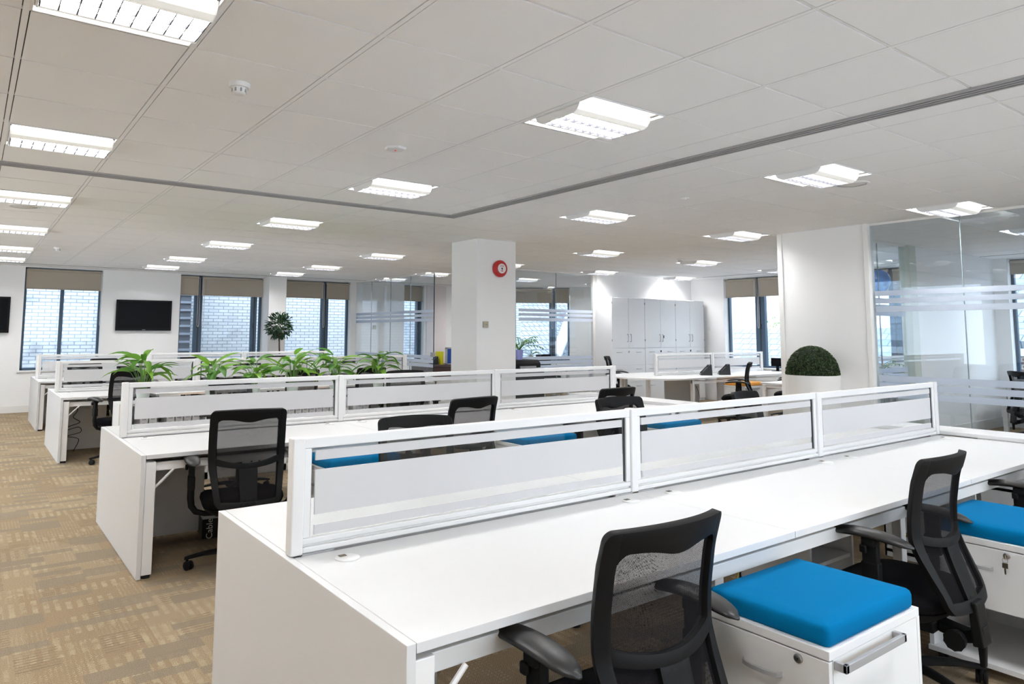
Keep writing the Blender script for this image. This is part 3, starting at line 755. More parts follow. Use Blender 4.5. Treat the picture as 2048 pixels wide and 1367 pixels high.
chair(3.10,12.25,95,'black office chair at the rearmost bench desk, behind the post of the third row',.035)
chair(3.66,11.55,-90,'black office chair behind the middle screen of the third bench desk',.035)
chair(5.42,12.05,90,'black office chair at the right end of the rearmost bench desk',.05)
chair(1.98,14.42,-95,'black office chair behind the left screen of the rearmost bench desk',.02)
chair(3.50,14.42,-92,'black office chair behind the middle screen of the rearmost bench desk',.03)
chair(5.15,14.42,-88,'black office chair beside the ball tree behind the rearmost desk',.03)
chair(10.15,7.05,122,'black office chair in front of the desk with two phones',.03)
chair(9.95,9.55,-55,'black office chair at the far side of the rounded desk, by the white cabinets',.06)
chair(11.45,6.92,120,'black office chair half hidden by the white partition wall',.03)
chair(11.9,3.55,-40,'black office chair inside the glass office at the right edge',-.02)

# ------------------------------------------------------------------ pedestals and cushions
def rounded_box(b,x0,y0,x1,y1,z0,z1,r=.02,puff=.006,n=6):
    def loop(ins,z):
        out=[]
        for cx,cy,a0 in ((x1-r,y1-r,0),(x0+r,y1-r,PI/2),(x0+r,y0+r,PI),(x1-r,y0+r,1.5*PI)):
            for k in range(n+1):
                a=a0+k*PI/2/n; rr=max(r-ins,.002); out.append((cx+rr*math.cos(a)-(ins-min(ins,r-.002))*math.copysign(1,math.cos(a0+PI/4)),cy+rr*math.sin(a)-(ins-min(ins,r-.002))*math.copysign(1,math.sin(a0+PI/4)),z))
        return out
    h=z1-z0
    b.rings([loop(.008,z0),loop(.002,z0+.006),loop(0,z0+h*.3),loop(0,z0+h*.7),loop(.004,z1-.007),loop(.012,z1-.001),loop(.05,z1+puff*.5),loop(.11,z1+puff)])
def make_pedestal():
    """front (drawers) faces -X; origin at the floor centre"""
    r=thing('mobile_pedestal','x','pedestal'); w,d,h=.215,.275,.575     # half depth along Y, half length along X
    X0,X1,Y0,Y1=-.275,.275,-.21,.21
    MB().box((X0,Y0,h-.026),(X1,Y1,h)).build('top',M['laminate'],r,bevel=.002)
    b=MB(); b.box((X0+.02,Y0+.001,.05),(X1,Y0+.019,h-.026)); b.box((X0+.02,Y1-.019,.05),(X1,Y1-.001,h-.026)); b.box((X1-.018,Y0,.05),(X1,Y1,h-.026)); b.box((X0+.005,Y0,.045),(X1,Y1,.065)); b.box((X0+.03,Y0+.01,.29),(X1-.01,Y1-.01,.305))
    b.build('carcass',M['laminate'],r)
    dr=MB().box((X0,Y0+.002,.29),(X0+.019,Y1-.002,h-.03)).build('drawer',M['laminate'],r,bevel=.0015)
    k=MB(); k.lathe([(.013,0),(.013,.004),(.009,.006)],n=20); lk=k.build('lock',M['steel'],dr,smooth='auto'); lk.rotation_euler=(0,-PI/2,0); lk.location=(X0,-.118,h-.048)
    MB().box((X0-.0075,-.1205,h-.052),(X0-.005,-.1155,h-.044)).build('keyhole',M['dark'],dr)
    hp=[(X0,.062,.463),(X0-.014,.056,.463),(X0-.021,.040,.463),(X0-.025,.015,.463),(X0-.025,-.018,.463),(X0-.021,-.044,.463),(X0-.014,-.060,.463),(X0,-.066,.463)]
    hd=MB(); 
    hd.rings([[(p[0],p[1]-.0,p[2]-.008),(p[0]-.004,p[1],p[2]-.006),(p[0]-.004,p[1],p[2]+.006),(p[0],p[1],p[2]+.008)] for p in hp]); hd.build('handle',M['silver'],dr,smooth='auto')
    bh=MB(); bh.box((-.252,Y0-.036,.522),(.105,Y0-.024,.545)); bh.box((-.252,Y0-.036,.522),(-.237,Y0,.545)); bh.box((.090,Y0-.036,.522),(.105,Y0,.545)); bh.build('pull_bar',M['silver'],r,bevel=.002)
    for sx in (-.22,.22):
        for sy in (-.17,.17):
            c=MB(); c.cyl((sx,sy-.012,.022),(sx,sy+.012,.022),.022,n=14); c.cyl((sx,sy,.022),(sx,sy,.048),.01,n=8); c.build('caster',M['dark'],r,smooth='auto')
    return r
ped0=make_pedestal(); pu=[False]
def cushion_obj(mat): 
    b=MB(); rounded_box(b,-.262,-.203,.262,.203,0,.058,.022,.006); o=b.build('seat_cushion',mat,smooth=True); return o
cteal=cushion_obj(M['teal']); corange=cushion_obj(M['orange']); cuse={}
def pedestal(x,y,label,clabel,src=None,rz=0):
    o=ped0 if not pu[0] else copy_tree(ped0); pu[0]=True
    o.location=(x,y,0); o.rotation_euler=(0,0,rz); o['label']=label; o['group']='white mobile pedestals'
    if src is not None:
        c=src if src not in cuse else src.copy()
        if src in cuse: C.objects.link(c)
        cuse[src]=1; c.location=(x,y,.5755); c.rotation_euler=(0,0,rz); tag(c,clabel,'cushion','flat seat cushions on pedestals')
    return o
pedestal(2.235,1.305,'white mobile pedestal nearest the camera, with curved handle, lock and side bar','teal seat cushion nearest the camera on the white pedestal',cteal)
pk=pedestal(3.82,1.305,'white mobile pedestal at the right edge with keys in its lock','teal seat cushion cut off by the right edge of the picture',cteal)
pedestal(2.16,4.55,'white pedestal seen through the leftmost front screen','teal seat cushion seen through the left end of the leftmost front screen',cteal)
pedestal(3.80,4.55,'white pedestal seen through the right part of the leftmost front screen','teal seat cushion seen through the right part of the leftmost front screen',cteal)
pedestal(5.42,4.55,'white pedestal seen through the middle front screen','teal seat cushion seen through the middle front screen',cteal)
pedestal(2.35,9.12,'white pedestal under an orange cushion behind the first plant','orange seat cushion between the first and second plants',corange)
pedestal(3.75,9.12,'white pedestal under an orange cushion behind the fourth plant','orange seat cushion between the third and fourth plants',corange)
pedestal(10.80,7.38,'white pedestal at the phone desk near the partition','yellow-orange seat cushion left of the white partition',corange,0)
pedestal(10.6,5.2,'white pedestal seen through the glass office corner','orange cushion seen through the right front screen and the office glass',corange)
kx=thing('key_bunch','small silver keys hanging from the lock of the right-hand pedestal','keys',(3.82-.283,1.305-.118,.527))
MB().box((-.018,-.0012,-.008),(.004,.0012,.006)).build('key_in_lock',M['brass'],kx)
b=MB(); b.tube([(-.016,.010*math.sin(a*PI/6),-.014+.010*math.cos(a*PI/6)) for a in range(12)],.0012,6); b.build('ring',M['steel'],kx)
b=MB(); b.box((-.018,-.011,-.045),(-.0155,.011,-.024)); b.box((-.018,-.003,-.070),(-.0155,.004,-.045)); b.build('hanging_key',M['brass'],kx,bevel=.0008)

# ------------------------------------------------------------------ low bookcases, binders, plants
def bookcase(x,label):
    r=thing('low_bookcase',label,'bookcase',(x,7.5,0),0,'low white bookcases'); w,d,h=.80,.36,.78
    MB().box((0,0,h-.025),(w-.002,d,h)).build('top',M['laminate'],r,bevel=.002)
    b=MB(); b.box((0,0,0),(.02,d,h-.025)); b.box((w-.022,0,0),(w-.002,d,h-.025)); b.box((0,d-.015,0),(w-.002,d,h-.025)); b.box((0,0,0),(w-.002,d,.07)); b.build('carcass',M['laminate'],r)
    MB().box((.02,.01,.395),(w-.022,d-.015,.415)).build('shelf',M['laminate'],r)
binder0=None; bc=[0]
def binder(x,y,z,label,group):
    global binder0
    if binder0 is None:
        b=MB(); w,d,h=.074,.28,.318
        b.box((0,0,0),(w,.003,h)); b.box((0,0,0),(.003,d,h)); b.box((w-.003,0,0),(w,d,h)); b.box((.005,.006,.004),(w-.005,d-.02,h-.01))
        b.mi=1; b.box((.018,-.0006,.20),(w-.018,0,.215)); b.box((.02,-.0006,.17),(w-.03,0,.176)); b.mi=2; b.lathe([(.011,0),(.011,.001)],n=12) if False else b.box((.028,-.0007,.05),(w-.028,0,.07))
        binder0=b.build('ring_binder',[M['binder'],M['binderdot'],M['dark']]); o=binder0
    else:
        o=binder0.copy(); C.objects.link(o)
    o.location=(x,y,z); tag(o,label,'binder',group); return o
random.seed(4)
BN=['leftmost','second from the left','third from the left','fourth from the left']
for k in range(4):
    x=1.17+.80*k
    bookcase(x,'low white bookcase with binders, %s under the leafy plants'%BN[k])
    for sh,z in ((1,.416),(0,.071)):
        if sh==0 and k>1: continue
        q=x+.025
        while q+.08<x+.775:
            if random.random()>.12: binder(q,7.505,z,'white ring binder on the %s shelf of the %s low bookcase'%('upper' if sh else 'lower',['leftmost','second','third','fourth'][k]),'white ring binders, %s shelf of bookcase %s'%('upper' if sh else 'lower',['one','two','three','four'][k]))
            q+=.0785
def leaf_blade(b,base,dirv,L,wd,droop,n=7,fold=.25,twist=0):
    """lanceolate leaf: base point, initial direction, length, half width, droop"""
    d=Vector(dirv).normalized(); p=Vector(base); up=Vector((0,0,1)); side=d.cross(up)
    side=side.normalized() if side.length>.05 else Vector((1,0,0)); vs=[]; 
    side=(Matrix.Rotation(twist,3,d)@side)
    for i in range(n+1):
        f=i/n; w=wd*(math.sin(PI*min(1,f*.93+.07)**.8))**.9 if f<1 else .0005
        nrm=side.cross(d)
        vs+= [p-side*w+nrm*w*fold, p, p+side*w+nrm*w*fold]
        d=(d+Vector((0,0,-droop/n))).normalized(); p=p+d*(L/n)
    fs=[]
    for i in range(n):
        a=i*3; fs+=[(a,a+3,a+4,a+1),(a+1,a+4,a+5,a+2)]
    b.add(vs,fs)
def lily(x,y,z,seed,h,label,spread=1.0,nl=26):
    rnd=random.Random(seed); r=thing('peace_lily_plant',label,'potted plant',(x,y,z),rnd.random()*6,'leafy green plants on the low bookcases')
    MB().lathe([(.045,0),(.052,.01),(.064,.10),(.066,.105),(.060,.105),(.056,.085)],n=24,cap1=False).build('pot',M['pot'],r,smooth='auto')
    MB().lathe([(.057,.080),(0,.088)],n=20,cap1=False).build('soil',M['soil'],r)
    lf=MB(); st=MB()
    for k in range(nl):
        a=k*2.4+rnd.uniform(-.4,.4); e=rnd.uniform(.12,1.0)*spread; hh=h*rnd.uniform(.45,1.0)*(1.1-.35*e)
        top=Vector((math.cos(a)*e*.13,math.sin(a)*e*.13,.085+hh*.62)); bs=Vector((math.cos(a)*.02,math.sin(a)*.02,.085)); mid=(bs+top)/2+Vector((math.cos(a),math.sin(a),0))*-.012
        st.tube([bs,mid,top],[.0035,.003,.0022],5)
        el=rnd.uniform(.15,.9)*(1.2-e*.6); L=rnd.uniform(.15,.24)*(h/.42)
        leaf_blade(lf,top,(math.cos(a),math.sin(a),el*1.3),L,rnd.uniform(.026,.042),rnd.uniform(.45,1.8),fold=rnd.uniform(.1,.4),twist=rnd.uniform(-.5,.5))
    st.build('stems',M['leafstem'],r,smooth=True); lf.build('foliage',M['leaf'],r,smooth=True)
PL=[(1.40,.58,'broad leafy green plant at the left end of the bookcases'),(2.04,.52,'leafy green plant with one tall upright leaf, second from the left'),(2.48,.46,'low bushy green plant, third from the left'),(2.90,.58,'full leafy green plant, fourth from the left'),(3.40,.57,'leafy green plant right of the screen post, fifth from the left'),(3.95,.58,'yellowish leafy green plant at the right end of the bookcases')]
for k,(x,h,l) in enumerate(PL): lily(x,7.68,.78,11+k*7,h,l,1.0 if k in (0,3) else .85,27 if k!=1 else 20)

# ball tree by the windows
rnd=random.Random(3); r=thing('ball_tree','dark green ball-shaped bay tree on a thin stem by the windows','tree',(5.31,14.85,0))
MB().lathe([(.15,0),(.19,.36),(.20,.38),(.18,.38),(.17,.34)],n=28,cap1=False).build('pot',M['planter'],r,smooth='auto'); MB().lathe([(.172,.33),(0,.345)],n=20,cap1=False).build('soil',M['soil'],r)
MB().tube([(0,0,.33),(.015,.01,.8),(-.012,0,1.15),(-.02,0,1.45)],[.022,.019,.016,.013],8).build('trunk',M['trunk'],r,smooth=True)
lf=MB()
for k in range(620):
    v=Vector((rnd.gauss(0,1),rnd.gauss(0,1),rnd.gauss(0,1))).normalized(); rr=.27*(rnd.random()**.35)*rnd.uniform(.88,1.02); p=Vector((-.02,0,1.60))+v*rr
    leaf_blade(lf,p,v+Vector((rnd.uniform(-.6,.6),rnd.uniform(-.6,.6),rnd.uniform(-.3,.6))),rnd.uniform(.07,.105),rnd.uniform(.014,.02),.5,n=3,fold=.3,twist=rnd.uniform(-1,1))
lf.build('foliage',M['bay'],r,smooth=False)
# boxwood dome in tall white planter
r=thing('boxwood_planter','dark green clipped boxwood dome in a tall white round planter','planter',(7.60,4.31,0))
MB().lathe([(.245,0),(.262,.02),(.286,.99),(.286,1.0),(.268,1.0),(.264,.93)],n=56,cap1=False).build('pot',M['planter'],r,smooth='auto')
MB().lathe([(.262,.95),(.262,.985),(.255,1.07),(.22,1.18),(.155,1.26),(.07,1.30),(0,1.305)],n=40,cap1=False).build('branches',M['boxcore'],r,smooth=True)
lf=MB(); rnd=random.Random(8)
for k in range(9000):
    a=rnd.uniform(0,2*PI); c=rnd.random(); zz=c; v=Vector((math.cos(a)*math.sqrt(max(0,1-c*c)),math.sin(a)*math.sqrt(max(0,1-c*c)),c)); p=Vector((v.x*.272,v.y*.272,1.0+v.z*.312))*1.0
    p+=v*rnd.uniform(-.012,.010)
    n1=Vector((rnd.uniform(-1,1),rnd.uniform(-1,1),rnd.uniform(-1,1)))+v*.6; n1.normalize(); s1=n1.orthogonal().normalized(); t1=n1.cross(s1)*.006; s1=s1*.0085
    lf.add([p-s1,p-t1,p+s1,p+t1],[(0,1,2,3)])
lf.build('foliage',M['box'],r)

# ------------------------------------------------------------------ screens, alarm, thermostat, switch
def tv(x,z,w,h,label):
    r=thing('wall_screen',label,'television',(x,YB,z),0,'flat black wall screens')
    MB().box((0,-.075,0),(w,-.035,h)).build('bezel',M['tvb'],r,bevel=.006); MB().box((.035,-.077,.05),(w-.035,-.0755,h-.035)).build('display',M['tv'],r)
    MB().box((w*.3,-.036,h*.25),(w*.7,0,h*.75)).build('wall_bracket',M['dark'],r)
    MB().box((w/2-.03,-.0768,.014),(w/2+.03,-.0755,.022)).build('badge',M['silver'],r)
tv(2.285,1.49,1.01,.605,'flat black wall screen between two windows on the back wall')
tv(-.42,1.44,.99,.65,'flat black wall screen cut off by the left edge')
def text(body,size,mat,parent,loc,rot,name='lettering'):
    cu=D.curves.new(name,'FONT'); cu.body=body; cu.size=size; cu.align_x='CENTER'; cu.align_y='CENTER'; cu.extrude=.0004
    t=D.objects.new(name+'_tmp',cu); C.objects.link(t); dg=bpy.context.evaluated_depsgraph_get(); me=D.meshes.new_from_object(t.evaluated_get(dg)); D.objects.remove(t)
    me.materials.clear(); me.materials.append(mat); o=D.objects.new(name,me); link(o,parent); o.location=loc; o.rotation_euler=rot; return o
r=thing('fire_alarm','round red fire alarm bell with a white label on the column','fire alarm',(5.55,7.42,2.295)); ry=(PI/2,0,0)
o=MB().lathe([(.105,0),(.112,.01),(.112,.035),(.095,.055),(.060,.062)],n=40).build('gong',M['red'],r,smooth='auto'); o.rotation_euler=ry
o=MB().lathe([(.064,.060),(.064,.066),(.060,.068)],n=32).build('label_disc',M['white'],r,smooth='auto'); o.rotation_euler=ry
text('FIRE',.034,M['redtext'],r,(0,-.0686,.030),(PI/2,0,0))
MB().box((-.010,-.0690,-.014),(.010,-.0684,.010)).build('symbol',M['dark'],r); MB().box((-.016,-.0690,-.038),(.016,-.0684,-.026)).build('mark',M['redtext'],r)
r=thing('thermostat','small beige room thermostat on the square column','thermostat',(5.325,7.42,1.565)); MB().box((-.038,-.032,-.04),(.038,0,.04)).build('case',M['beigebox'],r,bevel=.006); MB().box((-.01,-.033,-.01),(.02,-.0318,.004)).build('display',M['phone2'],r)
r=thing('thermostat','small grey thermostat on the back wall seen through glass','thermostat',(7.9,YB,1.60)); MB().box((-.04,-.03,-.045),(.04,0,.045)).build('case',M['beigebox'],r,bevel=.006)
r=thing('light_switch','small white light switch on the right wall','light switch',(XRW,9.93,1.57)); MB().box((-.01,-.043,-.043),(0,.043,.043)).build('plate',M['white'],r,bevel=.003); MB().box((-.014,-.012,-.02),(-.009,.012,.02)).build('rocker',M['white'],r)

# ------------------------------------------------------------------ tall white cabinets
M['cab']=pbr('white_cabinet_steel',(.85,.86,.88),.4)
def cabinet(x,label,lockset):
    r=thing('tall_cabinet',label,'cabinet',(x,9.97,0),0,'tall white storage cabinets'); w,d,h=.968,.425,2.18
    MB().box((0,.02,0),(w,d,h)).build('body',M['cab'],r,bevel=.002)
    for s in (0,1):
        a=.004+s*w/2; c=a+w/2-.007
        dr=MB().box((a,0,1.165),(c,.02,h-.004)).build('door',M['cab'],r,bevel=.0015)
        hx=w/2-.045 if s==0 else w/2+.045
        hd=MB(); hd.tube([(hx,0,1.29),(hx,-.028,1.295),(hx,-.03,1.31),(hx,-.03,1.42),(hx,-.028,1.435),(hx,0,1.44)],.0055,8); hd.build('handle',M['silver'],dr,smooth=True)
        for z in (1.30,2.05): MB().box((.0 if s==0 else w-.012,-.004,z),(.012 if s==0 else w,.004,z+.04)).build('hinge',M['silver'],dr)
    for q,(z0,z1) in enumerate(((.825,1.158),(.485,.818),(.06,.478))):
        dw=MB().box((.004,0,z0),(w-.004,.02,z1)).build('drawer',M['cab'],r,bevel=.0015)
        for hx in (.20,w-.20):
            hd=MB(); hd.tube([(hx-.07,0,z1-.08),(hx-.065,-.022,z1-.08),(hx+.065,-.022,z1-.08),(hx+.07,0,z1-.08)],.005,6); hd.build('handle',M['silver'],dr,smooth=True)
        if q==0: MB().box((w/2-.015,-.006,z1-.09),(w/2+.015,.0,z1-.05)).build('lock',M['dark'] if lockset else M['silver'],dr)
    if lockset==2: MB().box((w/2+.075,-.012,1.36),(w/2+.10,0,1.42)).build('lock',M['dark'],r)
for k,(l,q) in enumerate((('tall white cabinet nearest the glass wall, left of three',0),('tall white cabinet in the middle of three, with black locks',2),('tall white cabinet nearest the window, right of three',1))): cabinet(10.26+k*.972,l,q)

# ------------------------------------------------------------------ right-hand bay : rounded desk and its neighbour
def round_desk():
    y=8.40; x0=9.70; x1=12.92; r=thing('bench_desk','white bench desk with a rounded end and two phones near the cabinets','desk',(x0,y,0),0,'white desks in the right bay'); hw=.82
    for s in (-1,1):
        for k in range(2):
            a=k*1.61; MB().box((a+.001,min(s*.02,s*hw),DZ-.025),(a+1.609,max(s*.02,s*hw),DZ)).build('tabletop',M['laminate'],r,bevel=.0015)
    n=28; poly=[(-.001,-hw)]+[(-.80*math.sin(PI*i/n)**.8*1.0 if 0<i<n else -.001,-hw*math.cos(PI*i/n)) for i in range(1,n)]+[(-.001,hw)]
    MB().prism(poly,2,DZ-.025,DZ).build('rounded_top',M['laminate'],r,bevel=.0015)
    for lx,ly in ((.03,-hw+.04),(.03,hw-.09),(-.52,-.30),(-.52,.30),(1.58,-hw+.04),(1.58,hw-.09),(3.13,-hw+.04),(3.13,hw-.09)):
        l=MB().box((lx,ly,.02),(lx+.06,ly+.05,DZ-.025)).build('leg',M['frame'],r,bevel=.004); MB().cyl((lx+.03,ly+.025,0),(lx+.03,ly+.025,.022),.022).build('foot',M['dark'],l)
    b=MB()
    for v in (-hw+.05,hw-.08): b.box((.03,v,DZ-.10),(3.19,v+.03,DZ-.05))
    b.build('frame_beam',M['frame'],r)
    MB().box((.25,-.012,.05),(1.2,.012,DZ-.1)).build('modesty_panel',M['frame'],r)
    MB().box((1.75,-.012,.05),(3.0,.012,DZ-.1)).build('modesty_panel',M['frame'],r)
    return r
round_desk()
for k in range(2): screen(9.72+k*1.6,8.40,1.6,'clear white-framed desk screen, %s of two on the rounded desk by the cabinets'%('left' if k==0 else 'right'),True,k==1,group='clear desk screens with white bands, right bay')
bench(5.55,.8,.8,'white bench desk in the right bay, seen through the office glass',5,x0=9.72,units=2,xr=12.92,panel=False,modesty=False)
for k in range(2): screen(9.72+k*1.6,5.55,1.6,'clear desk screen seen through the office glass, %s of two'%('left' if k==0 else 'right'),True,k==1,group='clear desk screens with white bands, right bay')
def desk_phone(x,y,z,rz,label,group):
    r=thing('desk_phone',label,'telephone',(x,y,z),rz,group)
    b=MB(); b.prism([(-.10,0),(.10,0),(.105,.015),(-.07,.19),(-.09,.19)],0,-.11,.11); b.build('body',M['phone'],r,bevel=.004)
    rot=Matrix.Translation((0,.018,.103))@Matrix.Rotation(math.radians(-45),4,'X')
    MB().box((-.01,-.07,.002),(.088,.075,.006),rot).build('keypad',M['phone2'],r)
    h=MB(); h.box((-.085,-.095,.012),(-.04,.10,.028),rot); h.box((-.087,-.10,.0),(-.038,-.05,.03),rot); h.box((-.087,.055,.0),(-.038,.105,.03),rot); h.build('handset',M['phone'],r,bevel=.008)
    st=MB(); st.box((-.07,-.085,0),(.07,-.06,.09)); st.build('stand',M['phone'],r)
desk_phone(10.62,8.02,DZ,.75,'black desk phone on the rounded desk, left of two','black desk phones by the cabinets')
desk_phone(11.05,7.95,DZ,.75,'black desk phone on the rounded desk, right one behind the chair back','black desk phones by the cabinets')
def keyboard(x,y,label):
    r=thing('keyboard',label,'keyboard',(x,y,DZ),.1,'keyboards behind the low screen')
    MB().box((-.22,-.07,0),(.22,.07,.018)).build('case',M['phone'],r,bevel=.004)
    k=MB()
    for i in range(14):
        for j in range(4): k.box((-.205+i*.0295,-.055+j*.029,.018),(-.181+i*.0295,-.031+j*.029,.024))
    k.build('keys',M['phone2'],r)
keyboard(10.55,8.68,'black keyboard behind the left screen of the rounded desk'); keyboard(11.05,8.78,'black keyboard in the middle behind the low screens of the rounded desk')
r=thing('picture_stand','small dark framed screen on the sill behind the partition','monitor',(12.9,8.05,.72),0); MB().box((-.01,-.12,.1),(.02,.12,.26)).build('panel',M['tv'],r,bevel=.004); MB().box((-.06,-.08,0),(.06,.08,.012)).build('stand',M['tvb'],r); MB().box((.02,-.03,.01),(.035,.03,.15)).build('neck',M['tvb'],r)
r=thing('balloon','blue balloon on a red string in the right bay','balloon',(11.0,5.12,0))
MB().lathe([(.004,2.045),(.03,2.06),(.11,2.13),(.155,2.22),(.155,2.29),(.12,2.37),(.05,2.42),(0,2.428)],n=28,cap1=False).build('envelope',M['balloon'],r,smooth=True)
MB().tube([(0,0,2.045),(.01,0,1.7),(-.01,.005,1.3),(.0,0,DZ+.02)],.003,5).build('string',M['string'],r); MB().lathe([(.03,DZ),(.03,DZ+.03),(.01,DZ+.04)],n=12).build('weight',M['red'],r)
def palm(x,y,z0,h,n,label,potm,seed,tall=False):
    rnd=random.Random(seed); r=thing('palm_plant',label,'potted plant',(x,y,z0),0)
    ph=.62 if tall else .17; pr=.15 if tall else .07
    MB().lathe([(pr*.75,0),(pr,ph-.01),(pr,ph),(pr*.88,ph),(pr*.85,ph-.03)],n=24,cap1=False).build('pot',potm,r,smooth='auto'); MB().lathe([(pr*.86,ph-.035),(0,ph-.03)],n=16,cap1=False).build('soil',M['soil'],r)
    lf=MB(); st=MB()
    for k in range(n):
        a=k*2.4+rnd.uniform(-.3,.3); e=rnd.uniform(.3,1); L=h*rnd.uniform(.7,1.05); d=Vector((math.cos(a)*e,math.sin(a)*e,1.3)).normalized(); p=Vector((0,0,ph-.03)); pts=[p.copy()]
        for q in range(9):
            if q>2:
                sd=d.cross(Vector((0,0,1))); sd=sd.normalized() if sd.length>.01 else Vector((1,0,0))
                for s in (-1,1): leaf_blade(lf,p,d*.6+sd*s*.9,.13*(1-.5*q/9)*h/.5,.008*h/.5,.8,n=3,fold=.2)
            d=(d+Vector((math.cos(a),math.sin(a),0))*.05+Vector((0,0,-.17))).normalized(); p=p+d*L/9; pts.append(p.copy())
        st.tube(pts,[.005]*len(pts),5)
    st.build('stems',M['leafstem'],r); lf.build('foliage',M['palm'],r)
palm(10.62,5.02,DZ,.50,18,'small green palm on the desk behind the office glass',M['planter'],5)
tag(MB().box((12.0,5.0,DZ),(12.32,5.22,DZ+.05)).build('paper_tray',M['yellow'],bevel=.006),'yellow tray on the desk seen through the office glass','tray')
# desk in the glass office at the right edge
r=thing('office_desk','white desk with square legs in the right-hand glass office','desk',(12.28,2.55,0),0)
MB().box((0,0,DZ-.03),(.95,1.55,DZ)).build('tabletop',M['laminate'],r,bevel=.002)
for lx,ly in ((.03,1.45),(.03,.05),(.85,1.45),(.85,.05)): MB().box((lx,ly,0),(lx+.06,ly+.06,DZ-.03)).build('leg',M['frame'],r,bevel=.003)
MB().box((.05,.06,DZ-.09),(.09,1.5,DZ-.03)).build('frame_beam',M['frame'],r)

# ------------------------------------------------------------------ back office behind glass
r=thing('walnut_desk','dark brown desk in the back office left of the column','desk',(8.35,13.85,0),0); MB().box((0,0,.705),(1.5,.8,.735)).build('tabletop',M['desk2'],r,bevel=.003)
MB().box((.02,.02,.08),(1.48,.05,.70)).build('modesty_panel',M['desk2'],r)
for lx in (.03,1.42): MB().box((lx,.03,0),(lx+.05,.77,.705)).build('leg',M['desk2'],r)
desk_phone(8.66,14.1,.735,1.2,'black desk phone on the dark brown desk left of the column','phone on the brown desk')
tag(MB().box((8.78,13.98,.735),(8.86,14.2,1.03)).build('file_folder',M['yellow'],bevel=.004),'bright yellow file standing on the brown desk','folder')
r=thing('blue_pinboard','blue fabric board with a grey frame standing left of the column','board',(8.89,13.9,.735)); MB().box((0,0,.02),(.9,.03,.36)).build('board',M['blue'],r); b=MB(); b.box((-.02,-.006,0),(.02,.036,.39)); b.box((.88,-.006,0),(.92,.036,.39)); b.box((-.02,-.006,.36),(.92,.036,.39)); b.box((-.02,-.006,0),(.92,.036,.025)); b.build('frame',M['silver'],r)
struct(MB().box((9.36,YB-.02,0),(CHX,YB,CE)).build('wall_cast_sheet',pbr('pink_light_cast',(.74,.69,.71),.8)))  # thin sheet on the back wall, pinkish cast of the light painted in
r=thing('black_office_printer','black printer standing beside the column','printer',(7.74,9.75,0)); MB().prism([(-.3,.0),(.3,.0),(.3,1.0),(-.2,1.0),(-.3,.93)],1,-.25,.25) if False else None
b=MB(); b.prism([(-.32,.25),(.22,.25),(.22,.86),(-.32,.86)],0,-.32,.30) ; b.build('body',M['phone'],r,bevel=.01)
b=MB(); b.prism([(-.32,.87),(.22,.87),(.22,1.0),(-.26,1.0),(-.32,.94)],0,-.32,.22); b.build('scanner_lid',M['black'],r,bevel=.012); MB().box((-.30,-.30,0),(.28,.20,.25)).build('paper_cassette',M['black'],r,bevel=.008)
MB().box((-.25,-.345,.84),(.10,-.30,.90)).build('control_panel',M['phone2'],r,bevel=.006)
MB().lathe([(.045,0),(.055,.18),(.050,.18),(.045,.16)],n=20,cap1=False) if False else None
palm(7.70,9.70,1.0,.56,20,'small palm in a lilac vase on the black printer',M['lilac'],9)
def red_chair(x,y,rz,label):
    r=thing('visitor_chair',label,'chair',(x,y,0),rz,'red visitor chairs')
    b=MB(); rounded_box(b,-.24,-.24,.24,.24,.42,.48,.05,.01); b.build('seat',M['redfab'],r,smooth=True); b=MB(); b.box((-.23,-.26,.50),(.23,-.21,.84)); b.build('backrest',M['redfab'],r,bevel=.03)
    for sx in (-.22,.22):
        for sy in (-.22,.22): MB().cyl((sx,sy,0),(sx,sy,.43),.012).build('leg',M['black'],r,smooth='auto')
red_chair(9.0,11.2,PI-.4,'red upholstered visitor chair right of the column behind the glass')
r=thing('meeting_table','pale meeting table behind the corner glass wall','table',(10.55,12.0,0),-.1); MB().box((-.75,-.5,.70),(.75,.5,.73)).build('tabletop',M['laminate'],r,bevel=.003)
for sx in (-.65,.65):
    for sy in (-.42,.42): MB().box((sx-.025,sy-.025,0),(sx+.025,sy+.025,.70)).build('leg',M['frame'],r)
def side_chair(x,y,rz,label):
    r=thing('side_chair',label,'chair',(x,y,0),rz,'dark meeting chairs')
    b=MB(); rounded_box(b,-.22,-.22,.22,.22,.43,.475,.05,.008); b.build('seat',M['black'],r,smooth=True); MB().box((-.21,-.24,.60),(.21,-.215,.96)).build('backrest',M['black'],r,bevel=.01)
    for sx in (-.2,.2):
        b=MB(); b.tube([(sx,.2,.0),(sx,.21,.43),(sx,-.20,.45),(sx,-.235,.62)],.011,8); b.tube([(sx,.2,.012),(sx,-.22,.012)],.011,8); b.build('leg',M['steel'],r,smooth=True)
side_chair(10.2,12.9,2.9,'dark meeting chair on the far side of the pale table, left one'); side_chair(11.0,12.75,3.0,'dark meeting chair on the far side of the pale table, right one'); side_chair(10.75,11.15,.2,'dark meeting chair with steel frame nearest the corner glass')
side_chair(8.3,12.9,.4,'dark meeting chair at the brown desk behind the glass')
palm(11.15,13.6,SZ,.36,9,'small leafy plant on the corner window sill',M['pot'],21)

